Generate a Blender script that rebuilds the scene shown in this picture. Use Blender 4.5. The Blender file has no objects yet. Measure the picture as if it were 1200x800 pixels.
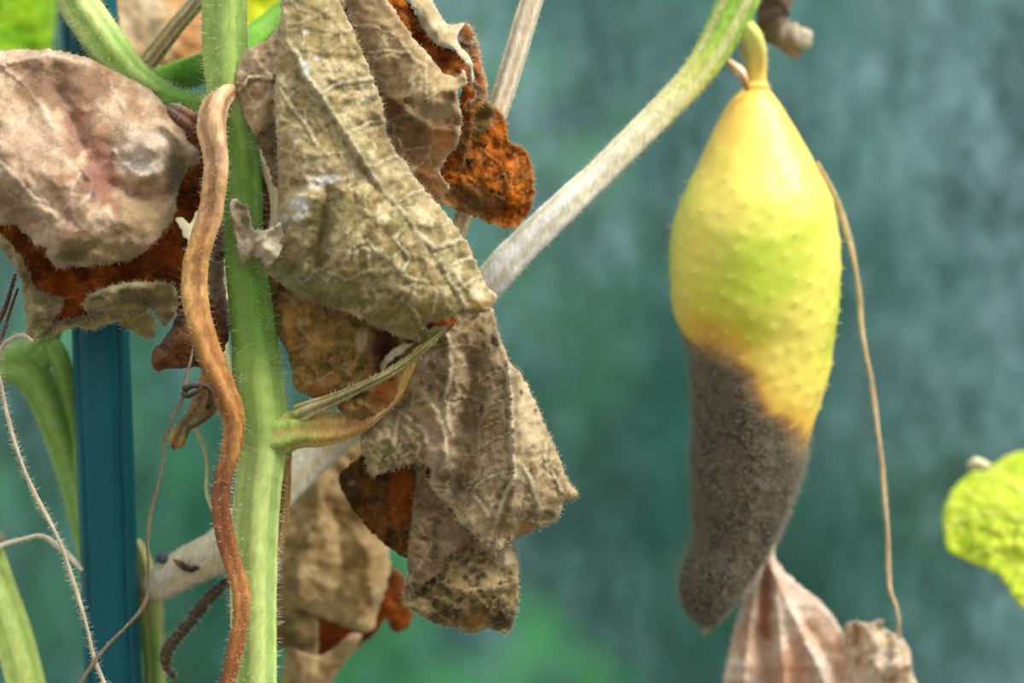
import bpy, math, random
import numpy as np
from mathutils import Vector
from mathutils.geometry import delaunay_2d_cdt

# ------------------------------------------------------------------ camera, world, light
SC = bpy.context.scene
COL = SC.collection
D = 0.65                # camera to the sharp plane, metres
S = 0.27 / 1200.0       # metres per pixel on the sharp plane
ZC = 1.0                # camera height

cam = bpy.data.cameras.new('camera')
cam.sensor_width = 36.0
cam.lens = 36.0 * D / 0.27
cam.clip_start = 0.02
cam.clip_end = 60
cam.dof.use_dof = True
cam.dof.focus_distance = D - 0.005
cam.dof.aperture_fstop = 4.0
cam_o = bpy.data.objects.new('camera', cam)
cam_o.location = (0, -D, ZC)
cam_o.rotation_euler = (math.pi / 2, 0, 0)
COL.objects.link(cam_o)
SC.camera = cam_o

SC.view_settings.view_transform = 'Standard'
SC.view_settings.look = 'None'
SC.view_settings.gamma = 1.0
SC.view_settings.use_curve_mapping = False
SC.view_settings.exposure = 0.68

w = bpy.data.worlds.new('overcast_sky')
SC.world = w
w.use_nodes = True
nt = w.node_tree
nt.nodes.clear()
tc = nt.nodes.new('ShaderNodeTexCoord')
sx = nt.nodes.new('ShaderNodeSeparateXYZ')
rp = nt.nodes.new('ShaderNodeValToRGB')
rp.color_ramp.elements[0].position = 0.0
rp.color_ramp.elements[0].color = (0.40, 0.415, 0.41, 1)
rp.color_ramp.elements[1].position = 1.0
rp.color_ramp.elements[1].color = (1.05, 1.04, 1.02, 1)
bg = nt.nodes.new('ShaderNodeBackground')
bg.inputs['Strength'].default_value = 0.9
wo = nt.nodes.new('ShaderNodeOutputWorld')
nt.links.new(tc.outputs['Generated'], sx.inputs[0])
nt.links.new(sx.outputs['Z'], rp.inputs[0])
nt.links.new(rp.outputs[0], bg.inputs['Color'])
nt.links.new(bg.outputs[0], wo.inputs[0])

sun = bpy.data.lights.new('sun', 'SUN')
sun.energy = 3.0
sun.angle = math.radians(24)
sun.color = (1.0, 0.96, 0.88)
sun_o = bpy.data.objects.new('sun', sun)
sun_o.location = (1.5, 0.2, 3)
sun_o.rotation_euler = Vector((-0.58, 0.26, -0.80)).to_track_quat('-Z', 'Y').to_euler()
COL.objects.link(sun_o)

# ------------------------------------------------------------------ helpers
RNG = np.random.RandomState(7)


def P(x, y, d):
    """picture position + depth in mm behind the sharp plane -> metres"""
    d = d / 1000.0
    k = S * (D + d) / D
    return np.array(((x - 600.0) * k, d, ZC + (400.0 - y) * k))


def PA(xy, d):
    d = np.asarray(d) / 1000.0
    k = S * (D + d) / D
    return np.stack([(xy[:, 0] - 600.0) * k, d, ZC + (400.0 - xy[:, 1]) * k], 1)


def lin(c):
    c = np.asarray(c, float) / 255.0
    return np.where(c <= 0.04045, c / 12.92, ((c + 0.055) / 1.055) ** 2.4)


_perm = np.random.RandomState(3).permutation(512)
_g2 = np.random.RandomState(4).randn(512, 2)
_g2 /= np.linalg.norm(_g2, axis=1)[:, None]


def perlin(x, y):
    xi = np.floor(x).astype(int)
    yi = np.floor(y).astype(int)
    xf = x - xi
    yf = y - yi

    def g(ix, iy, dx, dy):
        v = _g2[_perm[(ix + _perm[iy & 511]) & 511]]
        return v[:, 0] * dx + v[:, 1] * dy
    u = xf ** 3 * (xf * (xf * 6 - 15) + 10)
    v = yf ** 3 * (yf * (yf * 6 - 15) + 10)
    a = g(xi, yi, xf, yf)
    b = g(xi + 1, yi, xf - 1, yf)
    c = g(xi, yi + 1, xf, yf - 1)
    d = g(xi + 1, yi + 1, xf - 1, yf - 1)
    return ((a * (1 - u) + b * u) * (1 - v) + (c * (1 - u) + d * u) * v) * 1.5


def fbm(x, y, s, seed=0, o=3):
    r = 0
    a = 1.0
    for k in range(o):
        r = r + a * perlin(x / s * 2 ** k + seed * 17.3 + k * 5.1, y / s * 2 ** k + seed * 9.7 + k * 3.3)
        a *= 0.5
    return r / 1.5


def sstep(a, b, x):
    t = np.clip((x - a) / (b - a), 0, 1)
    return t * t * (3 - 2 * t)


def mixc(a, b, f):
    return a * (1 - f[:, None]) + b * f[:, None]


def seg_dist(p, poly, closed=False):
    """distance and signed distance from points to a polyline"""
    poly = np.asarray(poly, float)[:, :2]
    best = np.full(len(p), 1e9)
    sg = np.zeros(len(p))
    n = len(poly)
    for i in range(n if closed else n - 1):
        a = poly[i]
        b = poly[(i + 1) % n]
        ab = b - a
        L = ab @ ab + 1e-9
        t = np.clip(((p - a) @ ab) / L, 0, 1)
        q = p - a - t[:, None] * ab
        dd = np.sqrt((q * q).sum(1))
        cr = ab[0] * q[:, 1] - ab[1] * q[:, 0]
        m = dd < best
        best[m] = dd[m]
        sg[m] = np.where(cr[m] > 0, 1, -1)
    return best, sg


def inside(p, poly):
    x, y = p[:, 0], p[:, 1]
    c = np.zeros(len(p), bool)
    n = len(poly)
    for i in range(n):
        x1, y1 = poly[i][0], poly[i][1]
        x2, y2 = poly[i - 1][0], poly[i - 1][1]
        if y1 == y2:
            continue
        c ^= ((y1 > y) != (y2 > y)) & (x < (x2 - x1) * (y - y1) / (y2 - y1) + x1)
    return c


ORG = {}


def thing(name, loc, label, cat, group=None):
    o = bpy.data.objects.new(name, None)
    o.empty_display_size = 0.02
    COL.objects.link(o)
    o.location = loc
    ORG[o.name] = np.array(loc, float)
    o['label'] = label
    o['category'] = cat
    if group:
        o['group'] = group
    return o


def mesh_obj(name, verts, faces, mat, parent=None, cols=None, smooth=True, label=None, kind=None, attrs=None):
    v = np.asarray(verts, float)
    org = ORG[parent.name] if parent is not None else np.zeros(3)
    me = bpy.data.meshes.new(name)
    me.from_pydata((v - org).tolist(), [], [tuple(int(i) for i in f) for f in faces])
    if cols is not None:
        a = me.color_attributes.new('pigment', 'FLOAT_COLOR', 'POINT')
        c4 = np.ones((len(v), 4), np.float32)
        c4[:, :3] = cols
        a.data.foreach_set('color', c4.ravel())
    if smooth:
        me.polygons.foreach_set('use_smooth', [True] * len(me.polygons))
    me.update()
    me.materials.append(mat)
    o = bpy.data.objects.new(name, me)
    COL.objects.link(o)
    if parent is not None:
        o.parent = parent
    ORG[o.name] = org
    if label:
        o['label'] = label
    if kind:
        o['kind'] = kind
    return o


# ------------------------------------------------------------------ materials
def new_mat(name):
    m = bpy.data.materials.new(name)
    m.use_nodes = True
    m.node_tree.nodes.clear()
    return m, m.node_tree.nodes, m.node_tree.links


def pig_mat(name, rough=0.8, transl=0.0, tint=(1, 1, 1), fine=1600, fine_amt=0.35, bump=0.3, bdist=0.0004,
            spec=0.2, sss=0.0, sheen=0.0, stretch=None):
    m, N, L = new_mat(name)
    out = N.new('ShaderNodeOutputMaterial')
    at = N.new('ShaderNodeAttribute')
    at.attribute_name = 'pigment'
    co = N.new('ShaderNodeTexCoord')
    mp = N.new('ShaderNodeMapping')
    if stretch:
        mp.inputs['Scale'].default_value = stretch
    no = N.new('ShaderNodeTexNoise')
    no.inputs['Scale'].default_value = fine
    no.inputs['Detail'].default_value = 4
    no.inputs['Roughness'].default_value = 0.65
    L.new(co.outputs['Object'], mp.inputs[0])
    L.new(mp.outputs[0], no.inputs['Vector'])
    mr = N.new('ShaderNodeMapRange')
    mr.inputs['From Min'].default_value = 0.3
    mr.inputs['From Max'].default_value = 0.7
    mr.inputs['To Min'].default_value = 1 - fine_amt
    mr.inputs['To Max'].default_value = 1 + fine_amt * 0.6
    L.new(no.outputs['Fac'], mr.inputs['Value'])
    mul = N.new('ShaderNodeMix')
    mul.data_type = 'RGBA'
    mul.blend_type = 'MULTIPLY'
    mul.inputs[0].default_value = 1.0
    L.new(at.outputs['Color'], mul.inputs[6])
    L.new(mr.outputs[0], mul.inputs[7])
    bp = N.new('ShaderNodeBump')
    bp.inputs['Strength'].default_value = bump
    bp.inputs['Distance'].default_value = bdist
    L.new(no.outputs['Fac'], bp.inputs['Height'])
    pb = N.new('ShaderNodeBsdfPrincipled')
    pb.inputs['Roughness'].default_value = rough
    pb.inputs['Specular IOR Level'].default_value = spec
    if sheen:
        pb.inputs['Sheen Weight'].default_value = sheen
        pb.inputs['Sheen Roughness'].default_value = 0.5
    if sss:
        pb.inputs['Subsurface Weight'].default_value = sss
        pb.inputs['Subsurface Radius'].default_value = (0.006, 0.004, 0.0015)
        pb.inputs['Subsurface Scale'].default_value = 1.0
    L.new(mul.outputs[2], pb.inputs['Base Color'])
    L.new(bp.outputs[0], pb.inputs['Normal'])
    if transl > 0:
        tr = N.new('ShaderNodeBsdfTranslucent')
        tm = N.new('ShaderNodeMix')
        tm.data_type = 'RGBA'
        tm.blend_type = 'MULTIPLY'
        tm.inputs[0].default_value = 1.0
        tm.inputs[7].default_value = (*tint, 1)
        L.new(mul.outputs[2], tm.inputs[6])
        L.new(tm.outputs[2], tr.inputs['Color'])
        L.new(bp.outputs[0], tr.inputs['Normal'])
        mx = N.new('ShaderNodeMixShader')
        mx.inputs[0].default_value = transl
        L.new(pb.outputs[0], mx.inputs[1])
        L.new(tr.outputs[0], mx.inputs[2])
        L.new(mx.outputs[0], out.inputs[0])
    else:
        L.new(pb.outputs[0], out.inputs[0])
    return m


M_LEAF = pig_mat('dry_leaf', 0.85, 0.22, (1.0, 0.72, 0.42), 1500, 0.26, 0.28, 0.0004, 0.12, sheen=0.12)
M_RUST = pig_mat('rusty_leaf_underside', 0.8, 0.45, (1.2, 0.84, 0.38), 1300, 0.55, 0.35, 0.0004, 0.12)
M_GREENLEAF = pig_mat('living_leaf', 0.6, 0.55, (1.15, 1.15, 0.35), 500, 0.2, 0.4, 0.0008, 0.25)
M_STEM = pig_mat('hairy_green_stem', 0.55, 0.0, fine=900, fine_amt=0.16, bump=0.25, bdist=0.0003, spec=0.3, sss=0.25,
                 stretch=(1, 1, 0.25))
M_DRY = pig_mat('dry_stalk', 0.75, 0.0, fine=1100, fine_amt=0.32, bump=0.5, bdist=0.0004, spec=0.2, stretch=(1, 1, 0.3))
M_TWIST = pig_mat('amber_dry_stalk', 0.45, 0.0, fine=1000, fine_amt=0.34, bump=0.6, bdist=0.0004, spec=0.35, sss=0.1,
                  stretch=(1, 1, 0.3))
M_FRUIT = pig_mat('cucumber_skin', 0.44, 0.0, fine=260, fine_amt=0.07, bump=0.15, bdist=0.0006, spec=0.5, sss=0.3)
M_MOULD = pig_mat('grey_mould', 1.0, 0.0, fine=700, fine_amt=0.3, bump=0.6, bdist=0.001, spec=0.0, sheen=0.2)


def hair_mat(name, rgb, tr=0.5):
    m, N, L = new_mat(name)
    out = N.new('ShaderNodeOutputMaterial')
    no = N.new('ShaderNodeTexNoise')
    no.inputs['Scale'].default_value = 90
    rpn = N.new('ShaderNodeValToRGB')
    c = lin(rgb)
    rpn.color_ramp.elements[0].color = (*(c * 0.8), 1)
    rpn.color_ramp.elements[1].color = (*np.minimum(c * 1.15, 1), 1)
    co = N.new('ShaderNodeTexCoord')
    L.new(co.outputs['Object'], no.inputs['Vector'])
    L.new(no.outputs['Fac'], rpn.inputs[0])
    df = N.new('ShaderNodeBsdfDiffuse')
    t = N.new('ShaderNodeBsdfTranslucent')
    mx = N.new('ShaderNodeMixShader')
    mx.inputs[0].default_value = tr
    L.new(rpn.outputs[0], df.inputs[0])
    L.new(rpn.outputs[0], t.inputs[0])
    L.new(df.outputs[0], mx.inputs[1])
    L.new(t.outputs[0], mx.inputs[2])
    L.new(mx.outputs[0], out.inputs[0])
    return m


M_HAIR = hair_mat('pale_plant_hair', (240, 240, 225))
M_TANHAIR = hair_mat('tan_leaf_hair', (225, 215, 190))
M_MOULDHAIR = hair_mat('grey_mould_fuzz', (192, 184, 166))
M_SPINE = hair_mat('pale_yellow_spine', (246, 232, 140), 0.3)


# ------------------------------------------------------------------ hairs
def hairs(name, parent, roots, dirs, length, width, mat, bend=0.0, kind='stuff'):
    n = len(roots)
    if n == 0:
        return None
    d = dirs / (np.linalg.norm(dirs, axis=1)[:, None] + 1e-9)
    up = RNG.randn(n, 3)
    s = np.cross(d, up)
    s /= np.linalg.norm(s, axis=1)[:, None] + 1e-9
    t = np.cross(d, s)
    ln = np.asarray(length)[:, None]
    V = np.zeros((n, 7, 3))
    mid = roots + d * ln * 0.5
    tip = roots + d * ln + s * ln * bend * RNG.uniform(-1, 1, (n, 1))
    for k in range(3):
        a = 2 * math.pi * k / 3
        off = (s * math.cos(a) + t * math.sin(a)) * width
        V[:, k] = roots - d * ln * 0.05 + off
        V[:, 3 + k] = mid + off * 0.7
    V[:, 6] = tip
    f = np.array([(0, 1, 4, 3), (1, 2, 5, 4), (2, 0, 3, 5)])
    g = np.array([(3, 4, 6), (4, 5, 6), (5, 3, 6)])
    b = (np.arange(n) * 7)[:, None, None]
    F = (f[None] + b).reshape(-1, 4).tolist() + (g[None] + b).reshape(-1, 3).tolist()
    return mesh_obj(name, V.reshape(-1, 3), F, mat, parent, kind=kind)


# ------------------------------------------------------------------ tubes (stems, stalks, tendrils)
def catmull(pts, n):
    p = np.asarray(pts, float)
    p = np.vstack([2 * p[0] - p[1], p, 2 * p[-1] - p[-2]])
    out = []
    for i in range(1, len(p) - 2):
        t = np.linspace(0, 1, n, endpoint=False)[:, None]
        a, b, c, e = p[i - 1], p[i], p[i + 1], p[i + 2]
        out.append(0.5 * (2 * b + (c - a) * t + (2 * a - 5 * b + 4 * c - e) * t * t + (3 * b - a - 3 * c + e) * t ** 3))
    out.append(p[-2][None])
    return np.vstack(out)


def tube(name, parent, pts, mat, rgb=None, n=8, seg=20, ribs=0, rib=0.08, twist=0.0, lump=0.0, ribcol=None, hair=0,
         hlen=6, hw=0.000065, hmat=None, hname='stem_hairs', label=None, seed=1, flat=1.0, colnoise=0.12, hbend=0.25,
         hdown=0.0, hrange=None):
    """pts: (px, py, depth mm, radius px[, rgb])"""
    pos = np.array([P(p[0], p[1], p[2]) for p in pts])
    rad = np.array([p[3] * S * (D + p[2] / 1000) / D for p in pts])
    col = np.array([lin(p[4] if len(p) > 4 else rgb) for p in pts])
    A = catmull(np.hstack([pos, rad[:, None], col]), n)
    c = A[:, :3]
    r = np.maximum(A[:, 3], 1e-5)
    cc = np.clip(A[:, 4:7], 0, 1)
    m = len(c)
    T = np.gradient(c, axis=0)
    T /= np.linalg.norm(T, axis=1)[:, None] + 1e-12
    u = np.cross(T[0], (0, 1, 0.01))
    u /= np.linalg.norm(u)
    U = np.zeros((m, 3))
    for i in range(m):
        u = u - T[i] * (u @ T[i])
        u /= np.linalg.norm(u) + 1e-12
        U[i] = u
    W = np.cross(T, U)
    th = np.linspace(0, 2 * math.pi, seg, endpoint=False)
    arc = np.concatenate([[0], np.cumsum(np.linalg.norm(np.diff(c, axis=0), axis=1))]) / S
    TH, AR = np.meshgrid(th, arc)
    rr = np.ones_like(TH)
    ribv = np.zeros_like(TH)
    if ribs:
        ribv = np.cos(ribs * TH + twist * AR)
        rr = rr + rib * ribv
    nz = fbm((np.cos(TH) * 9 + 50 + AR * 0.02).ravel(), (np.sin(TH) * 9 + AR * 0.9).ravel(), 14, seed).reshape(TH.shape)
    rr = rr + lump * nz
    ph = TH + twist * AR / max(ribs, 1) * 0
    V = c[:, None] + (U[:, None] * np.cos(ph)[..., None] + W[:, None] * np.sin(ph)[..., None] * flat) * (rr * r[:, None])[..., None]
    VC = np.repeat(cc[:, None], seg, 1)
    if ribcol is not None and ribs:
        VC = VC * (1 - (ribv < -0.35)[..., None] * 1.0) + (ribv < -0.35)[..., None] * (VC * 0.45 + lin(ribcol) * 0.55)
    VC = VC * (1 + colnoise * fbm((np.cos(TH) * 9 + 50).ravel(), (np.sin(TH) * 9 + AR * 0.5).ravel(), 7, seed + 3).reshape(TH.shape)[..., None] * 2)
    verts = list(V.reshape(-1, 3))
    cols = list(np.clip(VC.reshape(-1, 3), 0, 1))
    F = []
    for i in range(m - 1):
        for j in range(seg):
            k = (j + 1) % seg
            F.append((i * seg + j, i * seg + k, (i + 1) * seg + k, (i + 1) * seg + j))
    for e, sgn in ((0, -1), (m - 1, 1)):
        verts.append(c[e] + T[e] * sgn * r[e] * 0.6)
        cols.append(cc[e])
        ci = len(verts) - 1
        for j in range(seg):
            k = (j + 1) % seg
            F.append((ci, e * seg + j, e * seg + k) if sgn > 0 else (ci, e * seg + k, e * seg + j))
    o = mesh_obj(name, verts, F, mat, parent, np.array(cols), label=label)
    if hair:
        lo, hi = (0, m - 1) if hrange is None else (int(hrange[0] * (m - 1)), int(hrange[1] * (m - 1)))
        wgt = np.zeros(m)
        wgt[lo:hi + 1] = np.concatenate([[0], np.diff(arc)])[lo:hi + 1] + 1e-6
        ii = RNG.choice(m, hair, p=wgt / wgt.sum())
        jj = RNG.randint(0, seg, hair)
        nor = U[ii] * np.cos(th[jj])[:, None] + W[ii] * np.sin(th[jj])[:, None]
        fr = RNG.rand(hair)
        i2 = np.minimum(ii + 1, m - 1)
        roots = V[ii, jj] * (1 - fr[:, None]) + V[i2, jj] * fr[:, None]
        dirs = nor + 0.28 * RNG.randn(hair, 3) + np.array((0, 0, hdown))
        hairs(hname, o, roots, dirs, RNG.uniform(0.35, 1.0, hair) * hlen * S, hw, hmat or M_HAIR, hbend)
    return o


# ------------------------------------------------------------------ leaf sheets
def rbf(ctrl, q):
    c = np.asarray(ctrl, float)
    xy = c[:, :2] / 100.0
    n = len(c)
    r = np.linalg.norm(xy[:, None] - xy[None], axis=2)
    A = np.zeros((n + 3, n + 3))
    A[:n, :n] = r + np.eye(n) * 0.002
    A[:n, n] = 1
    A[:n, n + 1:] = xy
    A[n, :n] = 1
    A[n + 1:, :n] = xy.T
    b = np.zeros(n + 3)
    b[:n] = c[:, 2]
    wv = np.linalg.lstsq(A, b, rcond=None)[0]
    qq = q / 100.0
    R = np.linalg.norm(qq[:, None] - xy[None], axis=2)
    return R @ wv[:n] + wv[n] + qq @ wv[n + 1:]


def leaf(name, parent, outline, inner, pal, mat=None, d0=0.0, folds=(), cliffs=(), veins=(), step=2.7,
         amp=(1.4, 0.6, 0.18), cell=17, cellamp=0.5, curl=0.5, rough=1.5, hair=900, edgehair=250, hlen=5, thick=0.22,
         seed=1, spots=(), label=None, mould=0.35, hmat=None, rim=0.5, veinw=1.5, specks=0.5, crumple=1.0, mottle=0.25, mottle_c=None):
    """pal: (light, dark, mould, vein) colours"""
    rs = np.random.RandomState(seed + 100)
    ol = np.array([(p[0], p[1], p[2] if len(p) > 2 else d0) for p in outline], float)
    # resample the edge
    E = []
    n = len(ol)
    for i in range(n):
        a, b = ol[i], ol[(i + 1) % n]
        L = np.linalg.norm((b - a)[:2])
        k = max(1, int(L / step))
        for j in range(k):
            E.append(a + (b - a) * j / k)
    E = np.array(E)
    # soften the corners of the traced edge and make it ragged
    for _ in range(1):
        E[:, :2] = 0.5 * E[:, :2] + 0.25 * np.roll(E[:, :2], 1, 0) + 0.25 * np.roll(E[:, :2], -1, 0)
    tg = np.roll(E, -1, 0)[:, :2] - np.roll(E, 1, 0)[:, :2]
    nn = np.stack([tg[:, 1], -tg[:, 0]], 1)
    nn /= np.linalg.norm(nn, axis=1)[:, None] + 1e-9
    jt = rough * (fbm(E[:, 0], E[:, 1], 9, seed, 2) * 1.6 + 0.35 * rs.randn(len(E)))
    E[:, :2] += nn * jt[:, None]
    e2 = E[:, :2]
    lo = e2.min(0)
    hi = e2.max(0)
    gx, gy = np.meshgrid(np.arange(lo[0], hi[0], step), np.arange(lo[1], hi[1], step * 0.9))
    gx[::2] += step / 2
    G = np.stack([gx.ravel(), gy.ravel()], 1) + rs.uniform(-0.25, 0.25, (gx.size, 2)) * step
    G = G[inside(G, e2)]
    ed, _ = seg_dist(G, e2[::2], True)
    G = G[ed > step * 0.75]
    pts = np.vstack([e2, G])
    res = delaunay_2d_cdt([Vector(p) for p in pts], [], [list(range(len(e2)))], 1, 0.01)
    xy = np.array([(v.x, v.y) for v in res[0]])
    tris = [tuple(f) for f in res[2]]
    edist, _ = seg_dist(xy, e2[::2], True)
    x, y = xy[:, 0], xy[:, 1]
    ctrl = np.vstack([ol] + ([np.array(inner, float)] if len(inner) else []))
    d = rbf(ctrl, xy)
    vm = np.zeros(len(xy))
    vside = np.zeros(len(xy))
    for f in folds:
        dd, _ = seg_dist(xy, f[0])
        d -= f[1] * np.exp(-(dd / f[2]) ** 1.3)
    for f in cliffs:
        dd, sg = seg_dist(xy, f[0])
        d -= f[1] * np.tanh(dd / f[2]) * sg * np.exp(-dd / f[3])
    for f in veins:
        wv = f[1] if isinstance(f[1], (int, float)) else veinw
        pl = np.array(f[0], float)
        dd, _ = seg_dist(xy + np.stack([fbm(x, y, 25, seed + 9, 2), fbm(x, y, 25, seed + 19, 2)], 1) * 4, pl)
        g = np.exp(-(dd / wv) ** 2)
        d -= 0.55 * g
        d += 0.18 * np.exp(-((dd - wv * 3) / (wv * 1.6)) ** 2)
        vm = np.maximum(vm, g)
        vside = np.maximum(vside, np.exp(-((dd - wv * 3.2) / (wv * 1.8)) ** 2))
    soft = sstep(0, 10, edist)
    d += amp[0] * fbm(x, y, 46, seed) * 1.3
    rg = np.abs(perlin(x / 30.0 + seed * 3.1, y / 30.0 + seed * 1.7)) + 0.45 * np.abs(perlin(x / 13.0 + seed * 2.3, y / 13.0 + seed * 4.1))
    d += amp[1] * 2.6 * np.minimum(rg, 0.6) * crumple
    d += amp[1] * fbm(x, y, 15, seed + 1) * (0.4 + 0.6 * soft)
    d += amp[2] * fbm(x, y, 5, seed + 2, 2)
    if cell:
        ns = max(6, int((hi - lo).prod() / cell ** 2))
        sd = rs.uniform(lo - 20, hi + 20, (ns, 2))
        q = xy + np.stack([fbm(x, y, 20, seed + 5, 2), fbm(x, y, 20, seed + 6, 2)], 1) * 7
        f1 = np.full(len(xy), 1e9)
        f2 = np.full(len(xy), 1e9)
        for s_ in sd:
            r_ = np.sqrt(((q - s_) ** 2).sum(1))
            nf = np.minimum(f1, r_)
            f2 = np.minimum(np.maximum(f1, r_), f2)
            f1 = nf
        net = np.exp(-((f2 - f1) / 1.7) ** 2)
        d += cellamp * (0.6 - net) * np.clip((f2 - f1) / cell, 0, 1) ** 0.5
        d -= cellamp * 0.4 * net
        vm = np.maximum(vm, net * (0.35 + 0.5 * sstep(-0.2, 0.3, fbm(x, y, 40, seed + 31, 2))))
        vside = np.maximum(vside, 0.7 * np.exp(-((f2 - f1 - 4.5) / 2.5) ** 2) * sstep(-0.1, 0.4, fbm(x, y, 30, seed + 33, 2)))
    d += curl * np.exp(-edist / 4.0)
    # colours that belong to the leaf itself
    cl, cd, cm, cv = [lin(c) for c in pal]
    C = mixc(np.tile(cd, (len(xy), 1)), cl, sstep(-0.28, 0.28, fbm(x, y, 38, seed + 11)))
    C = C * (1 + 0.34 * fbm(x, y, 8, seed + 12, 3))[:, None]
    if mould > 0:
        mk = sstep(0.42 - 0.55 * mould, 0.75 - 0.55 * mould, fbm(x, y, 30, seed + 13, 4) + 0.35 * fbm(x, y, 8, seed + 14, 2))
        C = mixc(C, cm, mk * 0.75)
    if mottle > 0:
        mm = sstep(0.02, 0.34, fbm(x, y, 13, seed + 41, 4) + 0.25 * fbm(x, y, 55, seed + 42, 2))
        if mottle_c is not None:
            mm = mm * (0.25 + 0.75 * sstep(1.2, 0.6, np.sqrt(((x - mottle_c[0]) / mottle_c[2]) ** 2 + ((y - mottle_c[1]) / mottle_c[3]) ** 2)))
        C = mixc(C, cm * 0.8, mm * mottle)
    C = mixc(C, cv, np.clip(vm, 0, 1) * 0.85)
    C = mixc(C, cm, np.clip(vside, 0, 1) * 0.42 * (mould > 0))
    for (px_, py_, rx, ry, rgb, st) in spots:
        g = np.sqrt(((x - px_) / rx) ** 2 + ((y - py_) / ry) ** 2) + 0.35 * fbm(x, y, 12, seed + 21, 3)
        C = mixc(C, lin(rgb), st * sstep(1.15, 0.7, g))
    if specks > 0:
        sp = sstep(0.33, 0.52, fbm(x, y, 9, seed + 15, 2)) * sstep(-0.1, 0.3, fbm(x, y, 60, seed + 16, 2))
        C = mixc(C, cm * 0.35, sp * specks)
    if rim > 0:
        C = mixc(C, cv, rim * np.exp(-(edist / 2.2)))
    C = np.clip(C, 0.002, 0.95)
    V = PA(xy, d)
    o = mesh_obj(name, V, tris, mat or M_LEAF, parent, C, label=label)
    md = o.modifiers.new('thickness', 'SOLIDIFY')
    md.thickness = thick / 1000
    md.offset = 0
    if hair or edgehair:
        t = np.array(tris)
        a, b, c = V[t[:, 0]], V[t[:, 1]], V[t[:, 2]]
        nr = np.cross(b - a, c - a)
        ar = np.linalg.norm(nr, axis=1)
        nr = nr / (ar[:, None] + 1e-12)
        nr *= np.where(nr[:, 1] > 0, -1, 1)[:, None]
        ii = RNG.choice(len(t), hair, p=ar / ar.sum()) if hair else np.zeros(0, int)
        u = RNG.rand(len(ii), 2)
        u[u.sum(1) > 1] = 1 - u[u.sum(1) > 1]
        r1 = a[ii] + (b - a)[ii] * u[:, :1] + (c - a)[ii] * u[:, 1:]
        d1 = nr[ii] + 0.6 * RNG.randn(len(ii), 3)
        l1 = RNG.uniform(0.3, 0.8, len(ii)) * hlen * S
        # edge hairs point away from the sheet
        ce = V[np.argsort(edist)[:len(e2)]]
        ke = RNG.randint(0, len(e2), edgehair)
        tree_xy = e2[ke]
        de = rbf(ctrl, tree_xy)
        best = np.array([np.argmin(((xy - q_) ** 2).sum(1)) for q_ in tree_xy]) if edgehair else np.zeros(0, int)
        r2 = V[best] if edgehair else np.zeros((0, 3))
        sgn = 1 if np.sum(e2[:, 0] * np.roll(e2[:, 1], -1) - np.roll(e2[:, 0], -1) * e2[:, 1]) > 0 else -1
        ov = nn[ke] * sgn
        d2 = np.stack([ov[:, 0], -0.3 * np.ones(len(ke)), -ov[:, 1]], 1) + 0.4 * RNG.randn(len(ke), 3)
        l2 = RNG.uniform(0.4, 1.3, len(ke)) * hlen * S
        hairs('leaf_hairs', o if parent is None or parent.type == 'EMPTY' else parent,
              np.vstack([r1, r2]), np.vstack([d1, d2]), np.concatenate([l1, l2]), 0.00006, hmat or M_TANHAIR, 0.3)
    return o


# ------------------------------------------------------------------ the setting
def box(name, lo, hi, mat, parent=None, kind='structure', label=None):
    (x0, y0, z0), (x1, y1, z1) = lo, hi
    v = [(x0, y0, z0), (x1, y0, z0), (x1, y1, z0), (x0, y1, z0), (x0, y0, z1), (x1, y0, z1), (x1, y1, z1), (x0, y1, z1)]
    f = [(0, 3, 2, 1), (4, 5, 6, 7), (0, 1, 5, 4), (1, 2, 6, 5), (2, 3, 7, 6), (3, 0, 4, 7)]
    return mesh_obj(name, v, f, mat, parent, smooth=False, kind=kind, label=label)


def soil_mat():
    m, N, L = new_mat('soil')
    out = N.new('ShaderNodeOutputMaterial')
    pb = N.new('ShaderNodeBsdfPrincipled')
    pb.inputs['Roughness'].default_value = 0.95
    no = N.new('ShaderNodeTexNoise')
    no.inputs['Scale'].default_value = 30
    no.inputs['Detail'].default_value = 8
    r_ = N.new('ShaderNodeValToRGB')
    r_.color_ramp.elements[0].color = (0.05, 0.035, 0.02, 1)
    r_.color_ramp.elements[1].color = (0.20, 0.16, 0.10, 1)
    L.new(no.outputs['Fac'], r_.inputs[0])
    L.new(r_.outputs[0], pb.inputs['Base Color'])
    b = N.new('ShaderNodeBump')
    b.inputs['Distance'].default_value = 0.02
    L.new(no.outputs['Fac'], b.inputs['Height'])
    L.new(b.outputs[0], pb.inputs['Normal'])
    L.new(pb.outputs[0], out.inputs[0])
    return m


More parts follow.
